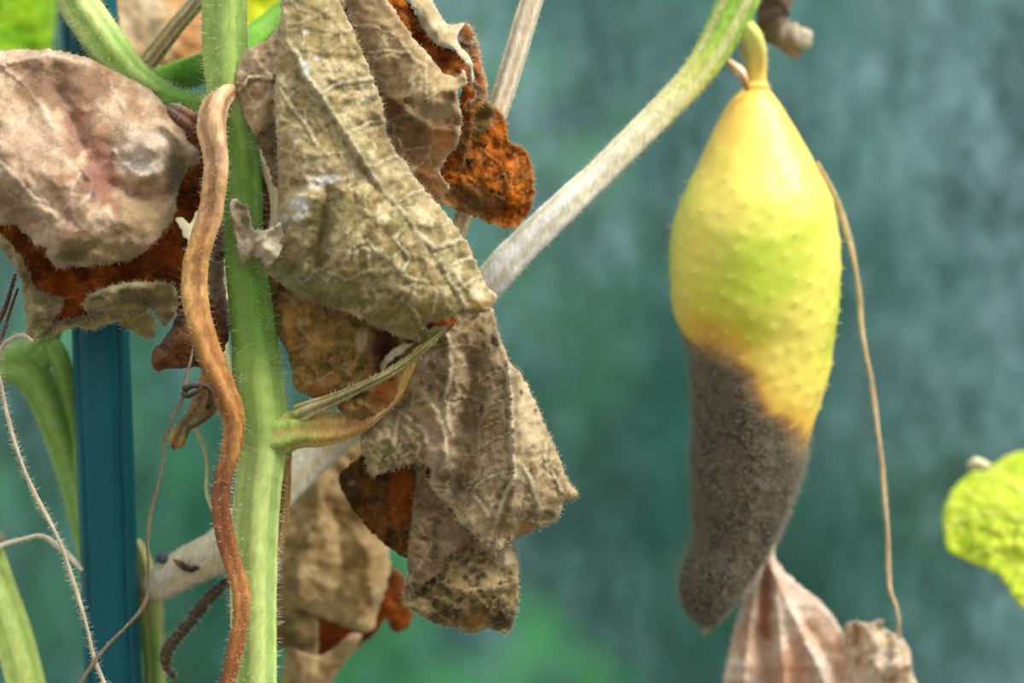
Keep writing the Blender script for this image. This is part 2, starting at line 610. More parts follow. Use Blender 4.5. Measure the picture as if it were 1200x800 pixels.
def glass_mat():
    m, N, L = new_mat('dirty_greenhouse_glass')
    out = N.new('ShaderNodeOutputMaterial')
    co = N.new('ShaderNodeTexCoord')

    def noise(scale, st=(1, 1, 1), det=3, loc=(0, 0, 0)):
        mp = N.new('ShaderNodeMapping')
        mp.inputs['Scale'].default_value = st
        mp.inputs['Location'].default_value = loc
        n_ = N.new('ShaderNodeTexNoise')
        n_.inputs['Scale'].default_value = scale
        n_.inputs['Detail'].default_value = det
        L.new(co.outputs['Object'], mp.inputs[0])
        L.new(mp.outputs[0], n_.inputs['Vector'])
        return n_.outputs['Fac']

    def rng(v, a, b, c=0.0, e=1.0):
        r_ = N.new('ShaderNodeMapRange')
        r_.inputs['From Min'].default_value = a
        r_.inputs['From Max'].default_value = b
        r_.inputs['To Min'].default_value = c
        r_.inputs['To Max'].default_value = e
        L.new(v, r_.inputs['Value'])
        return r_.outputs[0]

    def math_(op, a, b):
        q = N.new('ShaderNodeMath')
        q.operation = op
        for i_, v in enumerate((a, b)):
            if isinstance(v, (int, float)):
                q.inputs[i_].default_value = v
            else:
                L.new(v, q.inputs[i_])
        return q.outputs[0]
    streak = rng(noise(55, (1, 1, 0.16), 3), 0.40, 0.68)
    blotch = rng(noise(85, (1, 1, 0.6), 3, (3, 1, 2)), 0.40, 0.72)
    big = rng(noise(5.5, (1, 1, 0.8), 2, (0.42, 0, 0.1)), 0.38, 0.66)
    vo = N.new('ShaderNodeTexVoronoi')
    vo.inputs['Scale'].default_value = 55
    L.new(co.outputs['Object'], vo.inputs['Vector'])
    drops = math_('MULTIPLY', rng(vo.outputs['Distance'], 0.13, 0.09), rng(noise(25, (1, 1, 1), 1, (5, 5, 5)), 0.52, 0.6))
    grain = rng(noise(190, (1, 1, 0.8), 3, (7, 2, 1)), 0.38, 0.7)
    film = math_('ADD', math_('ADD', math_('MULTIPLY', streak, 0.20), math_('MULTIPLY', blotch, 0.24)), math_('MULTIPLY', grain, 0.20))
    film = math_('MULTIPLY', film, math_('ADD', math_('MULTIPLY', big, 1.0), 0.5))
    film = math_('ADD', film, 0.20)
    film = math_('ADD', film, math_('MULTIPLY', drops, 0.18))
    # algae green to limescale blue-grey; the blue also paints in pale sky light
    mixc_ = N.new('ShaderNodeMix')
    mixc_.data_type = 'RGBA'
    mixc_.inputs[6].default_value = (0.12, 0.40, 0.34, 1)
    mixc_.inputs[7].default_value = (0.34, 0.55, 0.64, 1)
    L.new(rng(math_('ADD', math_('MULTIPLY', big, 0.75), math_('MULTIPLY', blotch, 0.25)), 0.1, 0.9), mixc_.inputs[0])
    df = N.new('ShaderNodeBsdfDiffuse')
    tr = N.new('ShaderNodeBsdfTranslucent')
    L.new(mixc_.outputs[2], df.inputs[0])
    L.new(mixc_.outputs[2], tr.inputs[0])
    dm = N.new('ShaderNodeMixShader')
    dm.inputs[0].default_value = 0.5
    L.new(df.outputs[0], dm.inputs[1])
    L.new(tr.outputs[0], dm.inputs[2])
    tp = N.new('ShaderNodeBsdfTransparent')
    tp.inputs[0].default_value = (0.80, 0.95, 0.90, 1)
    gl = N.new('ShaderNodeBsdfGlossy')
    gl.inputs['Roughness'].default_value = 0.08
    gm = N.new('ShaderNodeMixShader')
    gm.inputs[0].default_value = 0.04
    L.new(tp.outputs[0], gm.inputs[1])
    L.new(gl.outputs[0], gm.inputs[2])
    mx = N.new('ShaderNodeMixShader')
    L.new(film, mx.inputs[0])
    L.new(gm.outputs[0], mx.inputs[1])
    L.new(dm.outputs[0], mx.inputs[2])
    L.new(mx.outputs[0], out.inputs[0])
    return m


def metal_mat():
    m, N, L = new_mat('aluminium_bar')
    out = N.new('ShaderNodeOutputMaterial')
    pb = N.new('ShaderNodeBsdfPrincipled')
    pb.inputs['Metallic'].default_value = 0.8
    no = N.new('ShaderNodeTexNoise')
    no.inputs['Scale'].default_value = 40
    r_ = N.new('ShaderNodeMapRange')
    r_.inputs['To Min'].default_value = 0.35
    r_.inputs['To Max'].default_value = 0.6
    L.new(no.outputs['Fac'], r_.inputs['Value'])
    L.new(r_.outputs[0], pb.inputs['Roughness'])
    pb.inputs['Base Color'].default_value = (0.5, 0.52, 0.52, 1)
    L.new(pb.outputs[0], out.inputs[0])
    return m


M_SOIL = soil_mat()
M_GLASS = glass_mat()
M_METAL = metal_mat()


def clear_mat():
    m, N, L = new_mat('clear_glass')
    out = N.new('ShaderNodeOutputMaterial')
    tp = N.new('ShaderNodeBsdfTransparent')
    no = N.new('ShaderNodeTexNoise')
    no.inputs['Scale'].default_value = 12
    r_ = N.new('ShaderNodeValToRGB')
    r_.color_ramp.elements[0].color = (0.90, 0.95, 0.93, 1)
    r_.color_ramp.elements[1].color = (0.94, 0.98, 0.96, 1)
    L.new(no.outputs['Fac'], r_.inputs[0])
    L.new(r_.outputs[0], tp.inputs[0])
    L.new(tp.outputs[0], out.inputs[0])
    return m


M_CLEAR = clear_mat()
box('floor', (-3, -2.5, -0.05), (3, 6, 0), M_SOIL)
GY = 0.15
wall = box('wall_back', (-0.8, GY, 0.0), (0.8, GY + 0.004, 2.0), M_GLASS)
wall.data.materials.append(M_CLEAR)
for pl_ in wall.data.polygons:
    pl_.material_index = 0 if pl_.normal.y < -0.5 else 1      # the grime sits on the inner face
box('trim_1', (-0.84, GY - 0.015, 0), (-0.80, GY + 0.02, 2.04), M_METAL)
box('trim_2', (0.80, GY - 0.015, 0), (0.84, GY + 0.02, 2.04), M_METAL)
box('trim_3', (-0.80, GY - 0.015, 2.0), (0.80, GY + 0.02, 2.04), M_METAL)


# shrubs in the garden behind the glass
def foliage_mat(name, a, b):
    m, N, L = new_mat(name)
    out = N.new('ShaderNodeOutputMaterial')
    no = N.new('ShaderNodeTexNoise')
    no.inputs['Scale'].default_value = 5
    co = N.new('ShaderNodeTexCoord')
    L.new(co.outputs['Object'], no.inputs['Vector'])
    r_ = N.new('ShaderNodeValToRGB')
    r_.color_ramp.elements[0].position = 0.35
    r_.color_ramp.elements[1].position = 0.65
    r_.color_ramp.elements[0].color = (*lin(a), 1)
    r_.color_ramp.elements[1].color = (*lin(b), 1)
    L.new(no.outputs['Fac'], r_.inputs[0])
    df = N.new('ShaderNodeBsdfPrincipled')
    df.inputs['Roughness'].default_value = 0.6
    tr = N.new('ShaderNodeBsdfTranslucent')
    mx = N.new('ShaderNodeMixShader')
    mx.inputs[0].default_value = 0.3
    L.new(r_.outputs[0], df.inputs['Base Color'])
    L.new(r_.outputs[0], tr.inputs[0])
    L.new(df.outputs[0], mx.inputs[1])
    L.new(tr.outputs[0], mx.inputs[2])
    L.new(mx.outputs[0], out.inputs[0])
    return m


def shrub(name, cx, cy, rx, ry, h, nleaf, size, mat, label, seed, cat='shrub', zc=None, z0=0.1):
    rs = np.random.RandomState(seed)
    root = thing(name, (cx, cy, 0), label, cat)
    u = rs.randn(nleaf, 3)
    u /= np.linalg.norm(u, axis=1)[:, None]
    rr = rs.uniform(0.7, 1.0, nleaf)[:, None]
    lump = 1 + 0.18 * np.sin(u[:, :1] * 7 + seed) * np.cos(u[:, 2:] * 6)
    c = np.array((cx, cy, z0 + h / 2)) + u * rr * lump * np.array((rx, ry, h / 2))
    n = u + 0.7 * rs.randn(nleaf, 3)
    n /= np.linalg.norm(n, axis=1)[:, None]
    a = np.cross(n, rs.randn(nleaf, 3))
    a /= np.linalg.norm(a, axis=1)[:, None]
    b = np.cross(n, a)
    s_ = size * rs.uniform(0.6, 1.2, (nleaf, 1))
    V = np.stack([c - a * s_, c - b * s_ * 0.5 + n * s_ * 0.12, c + a * s_, c + b * s_ * 0.5 + n * s_ * 0.12], 1)
    F = [(4 * i, 4 * i + 1, 4 * i + 2, 4 * i + 3) for i in range(nleaf)]
    mesh_obj('foliage', V.reshape(-1, 3), F, mat, root, kind='stuff')
    for k in range(3):
        bx = cx + rs.uniform(-0.2, 0.2) * rx
        st = np.array([(bx, cy, 0.0), (bx + rs.uniform(-.1, .1) * rx, cy, h * 0.4), (bx + rs.uniform(-.3, .3) * rx, cy, h * 0.8)])
        vv = []
        for j, p in enumerate(st):
            for q in range(6):
                t_ = q * math.pi / 3
                vv.append(p + np.array((math.cos(t_), math.sin(t_), 0)) * (0.02 - 0.006 * j))
        ff = [(j * 6 + q, j * 6 + (q + 1) % 6, (j + 1) * 6 + (q + 1) % 6, (j + 1) * 6 + q) for j in range(2) for q in range(6)]
        mesh_obj('trunk', vv, ff, M_BARK, root, np.tile(lin((90, 70, 50)), (len(vv), 1)))
    return root


M_BARK = pig_mat('shrub_bark', 0.9, fine=60, bump=0.6, bdist=0.004)
M_F1 = foliage_mat('dark_teal_foliage', (20, 80, 70), (54, 124, 110))
M_F2 = foliage_mat('bright_foliage', (54, 132, 52), (92, 176, 78))
M_F3 = foliage_mat('mid_foliage', (40, 108, 56), (70, 146, 76))
shrub('garden_shrub', -0.70, 1.75, 0.72, 0.4, 2.0, 3000, 0.07, M_F3, 'mid green garden shrub blurred behind the glass near the stake', 1)
shrub('garden_shrub', 0.25, 3.0, 1.1, 0.5, 2.4, 3600, 0.08, M_F1, 'dark teal garden shrub blurred behind the glass and the cucumber', 2)
shrub('garden_shrub', 1.75, 1.8, 0.7, 0.5, 2.2, 2600, 0.07, M_F1, 'dark teal shrub beyond the glass past the yellow-green leaf', 3)
shrub('garden_hedge', 0.0, 4.4, 3.0, 0.5, 2.8, 7000, 0.11, M_F1, 'tall dark teal hedge at the back of the garden beyond the glass', 6, 'hedge')
shrub('garden_shrub', -0.045, 0.95, 0.19, 0.15, 0.74, 900, 0.05, M_F2, 'low bright green bush behind the glass below the dry leaves', 4)


# ------------------------------------------------------------------ support stake
def ground(x, y, d):
    return tuple(P(x, y, d) * np.array((1, 1, 0)))


def floor_py(d):
    """picture row of the ground at a given depth"""
    return 400 + ZC / (S * (D + d / 1000.0) / D)


FL = floor_py(0)


def plastic_mat():
    m, N, L = new_mat('teal_plastic_coating')
    out = N.new('ShaderNodeOutputMaterial')
    at = N.new('ShaderNodeAttribute')
    at.attribute_name = 'pigment'
    no = N.new('ShaderNodeTexNoise')
    no.inputs['Scale'].default_value = 1800
    co = N.new('ShaderNodeTexCoord')
    L.new(co.outputs['Object'], no.inputs['Vector'])
    vo = N.new('ShaderNodeTexVoronoi')
    vo.inputs['Scale'].default_value = 420
    L.new(co.outputs['Object'], vo.inputs['Vector'])
    lt = N.new('ShaderNodeMath')
    lt.operation = 'LESS_THAN'
    lt.inputs[1].default_value = 0.07
    L.new(vo.outputs['Distance'], lt.inputs[0])
    ds = N.new('ShaderNodeMath')
    ds.operation = 'MULTIPLY'
    ds.inputs[1].default_value = 0.35
    L.new(lt.outputs[0], ds.inputs[0])
    mx = N.new('ShaderNodeMix')
    mx.data_type = 'RGBA'
    mx.inputs[7].default_value = (0.25, 0.42, 0.42, 1)
    L.new(ds.outputs[0], mx.inputs[0])
    L.new(at.outputs['Color'], mx.inputs[6])
    pb = N.new('ShaderNodeBsdfPrincipled')
    pb.inputs['Roughness'].default_value = 0.38
    pb.inputs['Specular IOR Level'].default_value = 0.25
    L.new(mx.outputs[2], pb.inputs['Base Color'])
    bp = N.new('ShaderNodeBump')
    bp.inputs['Strength'].default_value = 0.15
    bp.inputs['Distance'].default_value = 0.0003
    L.new(no.outputs['Fac'], bp.inputs['Height'])
    L.new(bp.outputs[0], pb.inputs['Normal'])
    L.new(pb.outputs[0], out.inputs[0])
    return m


M_PLASTIC = plastic_mat()


def stake():
    d = 23.0
    a = P(94, -260, d)
    b0 = P(133, 800, d)
    k = (b0 - a) / (b0[2] - a[2])
    b = a + k * (0.0 - a[2])
    root = thing('support_stake', tuple(b), 'teal plastic-coated garden stake standing behind the pinkish dry leaf', 'stake')
    R = 33.5 * S * (D + d / 1000) / D
    seg = 120
    zs = np.concatenate([np.linspace(0, 0.88, 12), np.linspace(0.89, a[2], 90)])
    th = np.linspace(0, 2 * math.pi, seg, endpoint=False)
    V = []
    C = []
    base = lin((4, 84, 94))
    for z in zs:
        c = b + k * z
        wob = 0.05 * math.sin(z * 55) + 0.025 * math.sin(z * 170)
        for t in th:
            # angle 0 = +x, pi*1.5 = towards the camera
            r = R
            for g, wd, dp in ((1.5 * math.pi - 0.72 + wob, 0.04, 0.16), (1.5 * math.pi + 0.80 - wob * 0.7, 0.05, 0.18)):
                e = (t - g + math.pi) % (2 * math.pi) - math.pi
                r -= R * dp * math.exp(-(e / wd) ** 2)
                side = 1 if g > 1.5 * math.pi else -1
                r += R * 0.035 * math.exp(-((e - side * 0.13) / 0.09) ** 2)
            V.append(c + np.array((math.cos(t) * r, math.sin(t) * r, 0)))
            C.append(base)
    n = len(zs)
    F = [(i * seg + j, i * seg + (j + 1) % seg, (i + 1) * seg + (j + 1) % seg, (i + 1) * seg + j) for i in range(n - 1) for j in range(seg)]
    mesh_obj('coated_tube', V, F, M_PLASTIC, root, np.array(C))
    # moulded nubs along the tube, round the back
    nv = []
    top = b + k * a[2]
    ring = [top + np.array((math.cos(t) * R * f, math.sin(t) * R * f, h)) for f, h in ((1.08, -0.012), (1.08, 0.002), (0.6, 0.008)) for t in th[::5]]
    m = len(th[::5])
    FF = [(i * m + j, i * m + (j + 1) % m, (i + 1) * m + (j + 1) % m, (i + 1) * m + j) for i in range(2) for j in range(m)]
    FF.append(tuple(range(2 * m, 3 * m)))
    mesh_obj('end_cap', ring, FF, M_PLASTIC, root, np.tile(lin((10, 60, 72)), (len(ring), 1)))


stake()

# ------------------------------------------------------------------ main cucumber plant
plant = thing('cucumber_plant', ground(300, FL, 0),
              'hairy green cucumber plant with crumpled tan leaves and a twisted orange stalk', 'plant')
G1, G2, G3 = (160, 188, 98), (108, 150, 58), (188, 208, 124)  # G2: deeper green, partly leaf shade put into the stem pigment
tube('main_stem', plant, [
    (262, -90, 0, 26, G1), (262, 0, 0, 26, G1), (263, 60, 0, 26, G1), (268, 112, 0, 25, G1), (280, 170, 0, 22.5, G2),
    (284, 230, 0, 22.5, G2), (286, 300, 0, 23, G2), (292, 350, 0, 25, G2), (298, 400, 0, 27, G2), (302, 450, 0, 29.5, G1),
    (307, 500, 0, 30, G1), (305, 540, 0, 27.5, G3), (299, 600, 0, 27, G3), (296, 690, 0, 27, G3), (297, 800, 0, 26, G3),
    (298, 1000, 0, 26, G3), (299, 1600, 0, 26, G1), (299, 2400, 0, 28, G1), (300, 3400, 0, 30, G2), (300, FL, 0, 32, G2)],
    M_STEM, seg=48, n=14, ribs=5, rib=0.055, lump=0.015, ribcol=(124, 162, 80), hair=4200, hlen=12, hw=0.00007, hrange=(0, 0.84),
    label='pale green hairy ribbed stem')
# stalk going up left from the upper node
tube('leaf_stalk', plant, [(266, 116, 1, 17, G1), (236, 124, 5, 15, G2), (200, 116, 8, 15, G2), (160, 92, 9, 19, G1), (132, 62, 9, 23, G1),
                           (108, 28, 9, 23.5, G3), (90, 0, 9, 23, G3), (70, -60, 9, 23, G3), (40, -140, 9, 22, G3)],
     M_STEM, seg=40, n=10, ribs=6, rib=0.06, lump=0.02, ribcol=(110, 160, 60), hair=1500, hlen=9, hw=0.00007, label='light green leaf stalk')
# far green stalk crossing behind
tube('leaf_stalk', plant, [(262, 70, 8, 16, (96, 150, 40)), (225, 84, 22, 18, (104, 158, 44)), (190, 96, 26, 17, (104, 158, 44)), (150, 112, 28, 16, (104, 158, 44))],
     M_STEM, seg=32, n=8, ribs=5, rib=0.05, hair=200, hlen=8)
tube('leaf_stalk', plant, [(268, 70, 8, 14, (96, 150, 40)), (300, 42, 24, 15, (110, 165, 44)), (330, 18, 30, 15, (110, 165, 44)), (380, -30, 36, 15, (110, 165, 44))],
     M_STEM, seg=32, n=8, ribs=5, rib=0.05, hair=160, hlen=8)
# grey dry stalk
tube('dry_stalk', plant, [(262, -45, 6, 8, (196, 180, 140)), (232, 0, 10, 9, (200, 186, 150)), (205, 32, 11, 9.5, (190, 172, 130)), (180, 64, 12, 10.5, (182, 165, 122)), (160, 88, 12, 11, (182, 165, 122)), (146, 106, 11, 10, (170, 155, 115))],
     M_DRY, seg=32, n=10, ribs=7, rib=0.11, ribcol=(110, 82, 48), lump=0.05, hair=220, hlen=7, label='grey-brown grooved dry stalk')
# node swelling + amber stalk bending up to the dry stalk
AM = (222, 176, 96)
tube('leaf_stalk', plant, [
    (306, 512, -1, 24, G1), (332, 506, -1, 23, (158, 186, 96)), (352, 503, -1, 20, (168, 182, 92)), (372, 502, 0, 20, (204, 180, 96)),
    (396, 500, 1, 17, (222, 180, 110)), (420, 494, 3, 13, (214, 165, 100)), (444, 480, 4, 8.5, (222, 186, 120)), (463, 462, 5, 7.5, AM), (475, 440, 6, 8, AM),
    (490, 402, 7, 10, (228, 196, 130)), (508, 362, 8, 10, (232, 206, 150)), (522, 310, 9, 9.5, (232, 212, 165)), (540, 262, 9, 9.5, (236, 220, 176)), (562, 190, 10, 11, (226, 212, 182)),
    (590, 108, 11, 12.5, (232, 222, 198)), (605, 60, 11, 12.5, (234, 226, 206)), (623, 0, 11, 12.5, (234, 224, 200)), (652, -90, 12, 12.5, (230, 220, 190))],
    M_DRY, seg=36, n=12, ribs=6, rib=0.09, lump=0.05, ribcol=(196, 158, 98), hair=1300, hlen=7, colnoise=0.08,
    label='amber to cream dry leaf stalk')
# thin olive dry stalk in front
tube('dry_stalk', plant, [(350, 486, -3, 11, (172, 178, 96)), (366, 478, -5, 9, (190, 178, 130)), (392, 468, -7, 7, (150, 140, 92)), (425, 453, -8, 5.5, (140, 132, 86)), (455, 438, -9, 5.2, (158, 148, 98)),
                          (485, 418, -9, 4.6, (128, 122, 74)), (505, 401, -9, 4, (134, 130, 76)), (520, 385, -8, 3, (150, 142, 92))],
     M_DRY, seg=28, n=10, ribs=5, rib=0.16, lump=0.04, ribcol=(82, 74, 40), hair=160, hlen=6, label='thin olive dry stalk')
# narrow brown stalk along the stem, below the node
tube('dry_stalk', plant, [(336, 515, 6, 6, (190, 150, 96)), (334, 545, 9, 7, (188, 146, 88)), (333, 590, 10, 6.5, (186, 146, 90)), (326, 640, 10, 5, (180, 150, 96)), (314, 680, 9, 4, (180, 150, 96))],
     M_DRY, seg=24, n=10, ribs=5, rib=0.1, ribcol=(130, 92, 46), hair=320, hlen=9)
# pale curled stalk beside the stem under the big leaf
tube('dry_stalk', plant, [(300, 168, 3, 5, (218, 204, 160)), (308, 190, 2, 6, (220, 205, 160)), (319, 214, 1, 6.5, (226, 212, 170)), (323, 240, 0, 6, (226, 212, 170)), (321, 268, -1, 6, (226, 212, 175)), (313, 290, -2, 6, (220, 205, 165)), (306, 306, -1, 5, (210, 195, 150))],
     M_DRY, seg=24, n=8, ribs=4, rib=0.08, hair=120, hlen=6)
# brown shrivelled stub at the upper node
tube('dry_stub', plant, [(250, 168, -5, 9, (92, 66, 44)), (236, 152, -7, 13, (110, 76, 54)), (220, 140, -8, 11.5, (128, 92, 70)), (206, 130, -8, 9.5, (120, 100, 88)), (199, 126, -8, 6, (120, 108, 98))],
     M_DRY, seg=28, n=8, ribs=5, rib=0.14, lump=0.1, ribcol=(62, 36, 24), hair=60, hlen=5, label='dark brown shrivelled stub')
# the twisted orange stalk hanging in front of the stem
T0, T1, T2, T3, T4 = (222, 182, 138), (214, 168, 118), (204, 156, 94), (180, 126, 66), (132, 80, 44)
tube('twisted_dry_stalk', plant, [
    (272, 108, -5, 8, (214, 160, 96)), (262, 112, -9, 12, T0), (252, 126, -12, 15, T0), (249, 150, -13, 16, T0), (255, 185, -13, 14.5, T0),
    (253, 215, -13, 14, T1), (247, 252, -12, 13.5, T1), (234, 288, -12, 13.5, T2), (227, 322, -11, 14.5, T2), (228, 358, -11, 15, T2),
    (238, 400, -11, 15, T3), (252, 435, -11, 14.5, T3), (266, 466, -11, 14, T3), (275, 494, -11, 12.5, T3), (272, 528, -11, 11.5, T3), (263, 560, -11, 10.5, T4),
    (260, 590, -11, 10.5, T4), (263, 622, -11, 10.5, T4), (271, 655, -11, 10, (148, 94, 50)), (281, 688, -11, 10, T3), (281, 722, -11, 9.5, (162, 106, 56)), (275, 760, -11, 9, (156, 98, 50)),
    (266, 800, -11, 8.5, T4), (258, 850, -11, 8, T4), (256, 900, -10, 5, T4)],
    M_TWIST, seg=36, n=10, ribs=3, rib=0.17, twist=0.017, lump=0.10, ribcol=(136, 80, 40), hair=1300, hlen=8, colnoise=0.2,
    label='twisted peach to rust-brown dry stalk')

# --- leaf A: pinkish brown crumpled leaf over the stake
PA_ = ((214, 186, 154), (176, 140, 110), (128, 112, 76), (232, 216, 196))
leafA = leaf('withered_leaf', plant, [
    (-60, 70, 4), (0, 59, 2), (30, 58, 2), (62, 58, 2), (82, 62, 2), (104, 68, 3), (126, 76, 4), (150, 90, 4), (176, 104, 3), (193, 122, 2), (206, 142, 0),
    (216, 152, 0), (221, 166, -1), (234, 178, -2), (234, 192, 2), (222, 196, 2), (214, 210, 0), (206, 228, -3), (207, 246, -5), (199, 264, -7), (186, 280, -9), (172, 293, -11), (158, 302, -12),
    (138, 307, -13), (118, 310, -14), (98, 313, -15), (84, 311, -15), (66, 315, -16), (62, 306, -16), (53, 301, -15), (57, 290, -14), (40, 287, -12), (36, 276, -11), (26, 272, -10), (20, 264, -10), (0, 264, -9), (-60, 268, -6)],
    [(-60, 160, -8), (0, 100, -4), (40, 90, -2), (100, 100, -3), (150, 130, -7), (60, 140, -9), (0, 170, -15), (60, 210, -19), (110, 190, -12), (150, 190, -8),
     (175, 175, -14), (195, 170, -10), (120, 250, -19), (70, 280, -20), (160, 260, -15), (40, 240, -17), (0, 220, -15), (110, 295, -19), (130, 150, -8), (200, 215, -6)],
    PA_, folds=[([(0, 76), (25, 72), (55, 66), (90, 76)], 2.2, 7), ([(108, 205), (105, 230), (88, 260), (66, 300)], 3.5, 11), ([(45, 125), (70, 165), (100, 200)], 1.6, 9),
                ([(146, 175), (150, 195), (165, 207), (190, 200)], 2.2, 8), ([(62, 240), (85, 260)], -2.5, 11), ([(20, 210), (40, 240), (60, 250)], 2.0, 8), ([(85, 298), (110, 290)], -3, 9),
                ([(70, 110), (84, 140), (100, 180), (125, 215), (170, 235)], -4.0, 14)],
    veins=[([(0, 76), (25, 95), (45, 120), (60, 143), (85, 165)], 1.8), ([(0, 76), (30, 70), (60, 64), (90, 72)], 1.4), ([(128, 90), (134, 110), (148, 130)], 1.3),
           ([(0, 190), (28, 220), (40, 234), (56, 238), (66, 258)], 1.4), ([(134, 176), (145, 192), (160, 186), (172, 186)], 1.3), ([(96, 196), (108, 212), (106, 228), (92, 244)], 1.4)],
    spots=[(166, 180, 40, 30, (234, 224, 204), 0.5), (166, 190, 20, 14, (236, 232, 220), 0.4), (75, 100, 64, 28, (134, 100, 76), 0.8), (118, 200, 20, 44, (150, 100, 82), 0.8), (92, 150, 20, 34, (148, 104, 84), 0.75), (160, 238, 30, 14, (142, 104, 82), 0.6),
           (205, 205, 16, 26, (120, 108, 80), 0.7), (170, 258, 36, 24, (164, 142, 100), 0.7), (110, 296, 64, 20, (150, 132, 86), 0.8), (10, 235, 30, 30, (140, 118, 88), 0.5), (86, 300, 18, 8, (96, 88, 48), 0.6),
           (40, 165, 40, 30, (222, 192, 168), 0.5), (135, 165, 16, 10, (150, 128, 96), 0.6), (109, 228, 3, 4, (110, 110, 112), 0.8)],
    amp=(1.4, 0.3, 0.07), cell=34, cellamp=0.25, mould=0.0, specks=0.15, hair=2600, edgehair=420, hlen=5, seed=3, rim=0.3, curl=1.6, mottle=0.45, mottle_c=(90, 290, 160, 50), crumple=0.7,
    label='pinkish brown crumpled dry leaf with a pale patch')
RU = ((196, 112, 42), (128, 68, 30), (70, 42, 24), (170, 106, 54))
leaf('leaf_underside', leafA, [(-60, 250, -4), (0, 250, -2), (60, 260, -4), (130, 270, -2), (190, 230, 4), (200, 170, 6), (206, 145, 5), (226, 150, 5), (240, 170, 6), (240, 190, 6), (244, 220, 6), (238, 240, 6), (228, 250, 6), (224, 262, 6), (212, 254, 6), (206, 256, 6), (215, 275, 6), (223, 290, 6), (228, 310, 6),
                               (222, 350, 6), (212, 372, 6), (195, 352, 8), (150, 366, 8), (100, 380, 6), (60, 392, 2), (40, 380, 0), (34, 345, -2), (20, 305, -4), (0, 272, -4), (-60, 280, -4)],
     [(80, 330, 6), (150, 330, 10), (60, 330, 2), (190, 300, 10)], RU, mat=M_RUST, folds=[([(120, 300), (125, 350)], 2.5, 8), ([(170, 290), (165, 340)], 2.0, 8), ([(70, 320), (76, 370)], -3, 8)],
     seed=4, hair=0, edgehair=60, cell=20, mould=0.25, rim=0.1, label='dark rust-orange underside of the leaf')
OL = ((158, 144, 98), (124, 112, 68), (88, 80, 44), (190, 178, 136))
leaf('curled_leaf_edge', leafA, [(-40, 272, -6), (0, 276, -8), (12, 284, -9), (24, 300, -9), (34, 322, -8), (42, 340, -6), (60, 347, -3), (77, 349, -2), (74, 360, -3), (62, 378, -6), (48, 388, -8), (40, 398, -9), (35, 401, -9), (30, 390, -8), (32, 372, -7), (28, 352, -8), (26, 330, -9), (14, 306, -8), (0, 288, -7), (-40, 290, -6)],
     [(20, 310, -12), (45, 365, -12), (34, 345, -10)], OL, seed=5, hair=360, edgehair=160, cell=0, amp=(1.0, 0.8, 0.3), mould=0.3)
leaf('curled_leaf_edge', leafA, [(42, 396, -4), (60, 378, -2), (90, 372, 0), (130, 366, 0), (170, 362, 2), (182, 372, 2), (181, 399, -2), (166, 393, -3), (150, 385, -3), (142, 384, -4), (141, 376, -4), (126, 379, -5), (108, 387, -6), (98, 386, -6), (90, 382, -6), (64, 392, -6)],
     [(100, 378, -4), (150, 375, -2)], ((138, 126, 72), (104, 92, 46), (70, 62, 30), (176, 162, 110)), seed=6, hair=300, edgehair=220, cell=0, mould=0.4)
leaf('curled_leaf_edge', leafA, [(97, 357, -8), (103, 346, -9), (118, 338, -9), (136, 334, -9), (152, 330, -9), (176, 331, -8), (200, 332, -6), (207, 338, -5), (208, 362, -4), (200, 376, -4), (193, 384, -4), (186, 372, -4), (180, 362, -4), (160, 368, -5), (138, 366, -7), (112, 364, -8), (102, 366, -8)],
     [(125, 350, -13), (160, 346, -11), (190, 350, -8)], OL, folds=[([(110, 346), (140, 338), (170, 336)], 2.5, 6), ([(150, 352), (175, 356)], -2.5, 6)], seed=7, hair=500, edgehair=260, cell=0, mould=0.3)

# --- leaf B: small rust brown curled leaf below the twisted stalk
RB = ((140, 88, 44), (96, 58, 30), (58, 38, 24), (170, 120, 78))
leafB = leaf('withered_leaf', plant, [(224, 358, 4), (206, 371, 2), (202, 384, 0), (190, 398, -2), (179, 412, -2), (176, 424, -2), (180, 432, -2), (188, 436, -2), (196, 431, -2), (212, 432, -2), (232, 430, -2), (250, 420, -2), (264, 410, -1), (268, 392, -1), (262, 372, 0), (254, 362, 0), (248, 350, 1), (240, 340, 2)],
              [(215, 400, -6), (240, 395, -4)], RB, folds=[([(180, 426), (195, 416), (215, 394), (226, 372)], 2.4, 5), ([(188, 405), (205, 380)], -3, 5)], mat=M_LEAF, seed=8, hair=240, edgehair=100, cell=14, mould=0.3, rim=0.25,
              label='small rust-brown curled leaf')
leaf('leaf_fold', leafB, [(244, 232, 3), (260, 240, 2), (264, 270, 2), (263, 300, 2), (262, 330, 2), (266, 350, 2), (270, 385, 1), (262, 405, 0), (252, 390, 2), (256, 366, 3), (248, 352, 3), (242, 330, 4), (244, 300, 5), (238, 270, 5)],
     [(254, 300, 0)], ((150, 130, 104), (104, 82, 58), (66, 48, 34), (214, 204, 184)), seed=9, hair=200, edgehair=220, hlen=6, cell=0, mould=0.4, rim=0.8)
tube('shrivelled_bud', plant, [(252, 424, 0, 6, (150, 100, 52)), (247, 440, -1, 9, (170, 116, 60)), (244, 458, -3, 13, (150, 108, 60)), (238, 476, -4, 14, (140, 112, 74)), (226, 490, -4, 10.5, (126, 110, 70)), (217, 498, -4, 8, (110, 102, 62)), (210, 509, -4, 11, (150, 132, 74)), (206, 519, -4, 10, (164, 130, 62)), (204, 524, -4, 5, (150, 112, 50))],
     M_DRY, seg=28, n=8, ribs=4, rib=0.14, twist=0.03, lump=0.16, ribcol=(70, 52, 34), hair=160, hlen=4, label='shrivelled olive-brown bud')

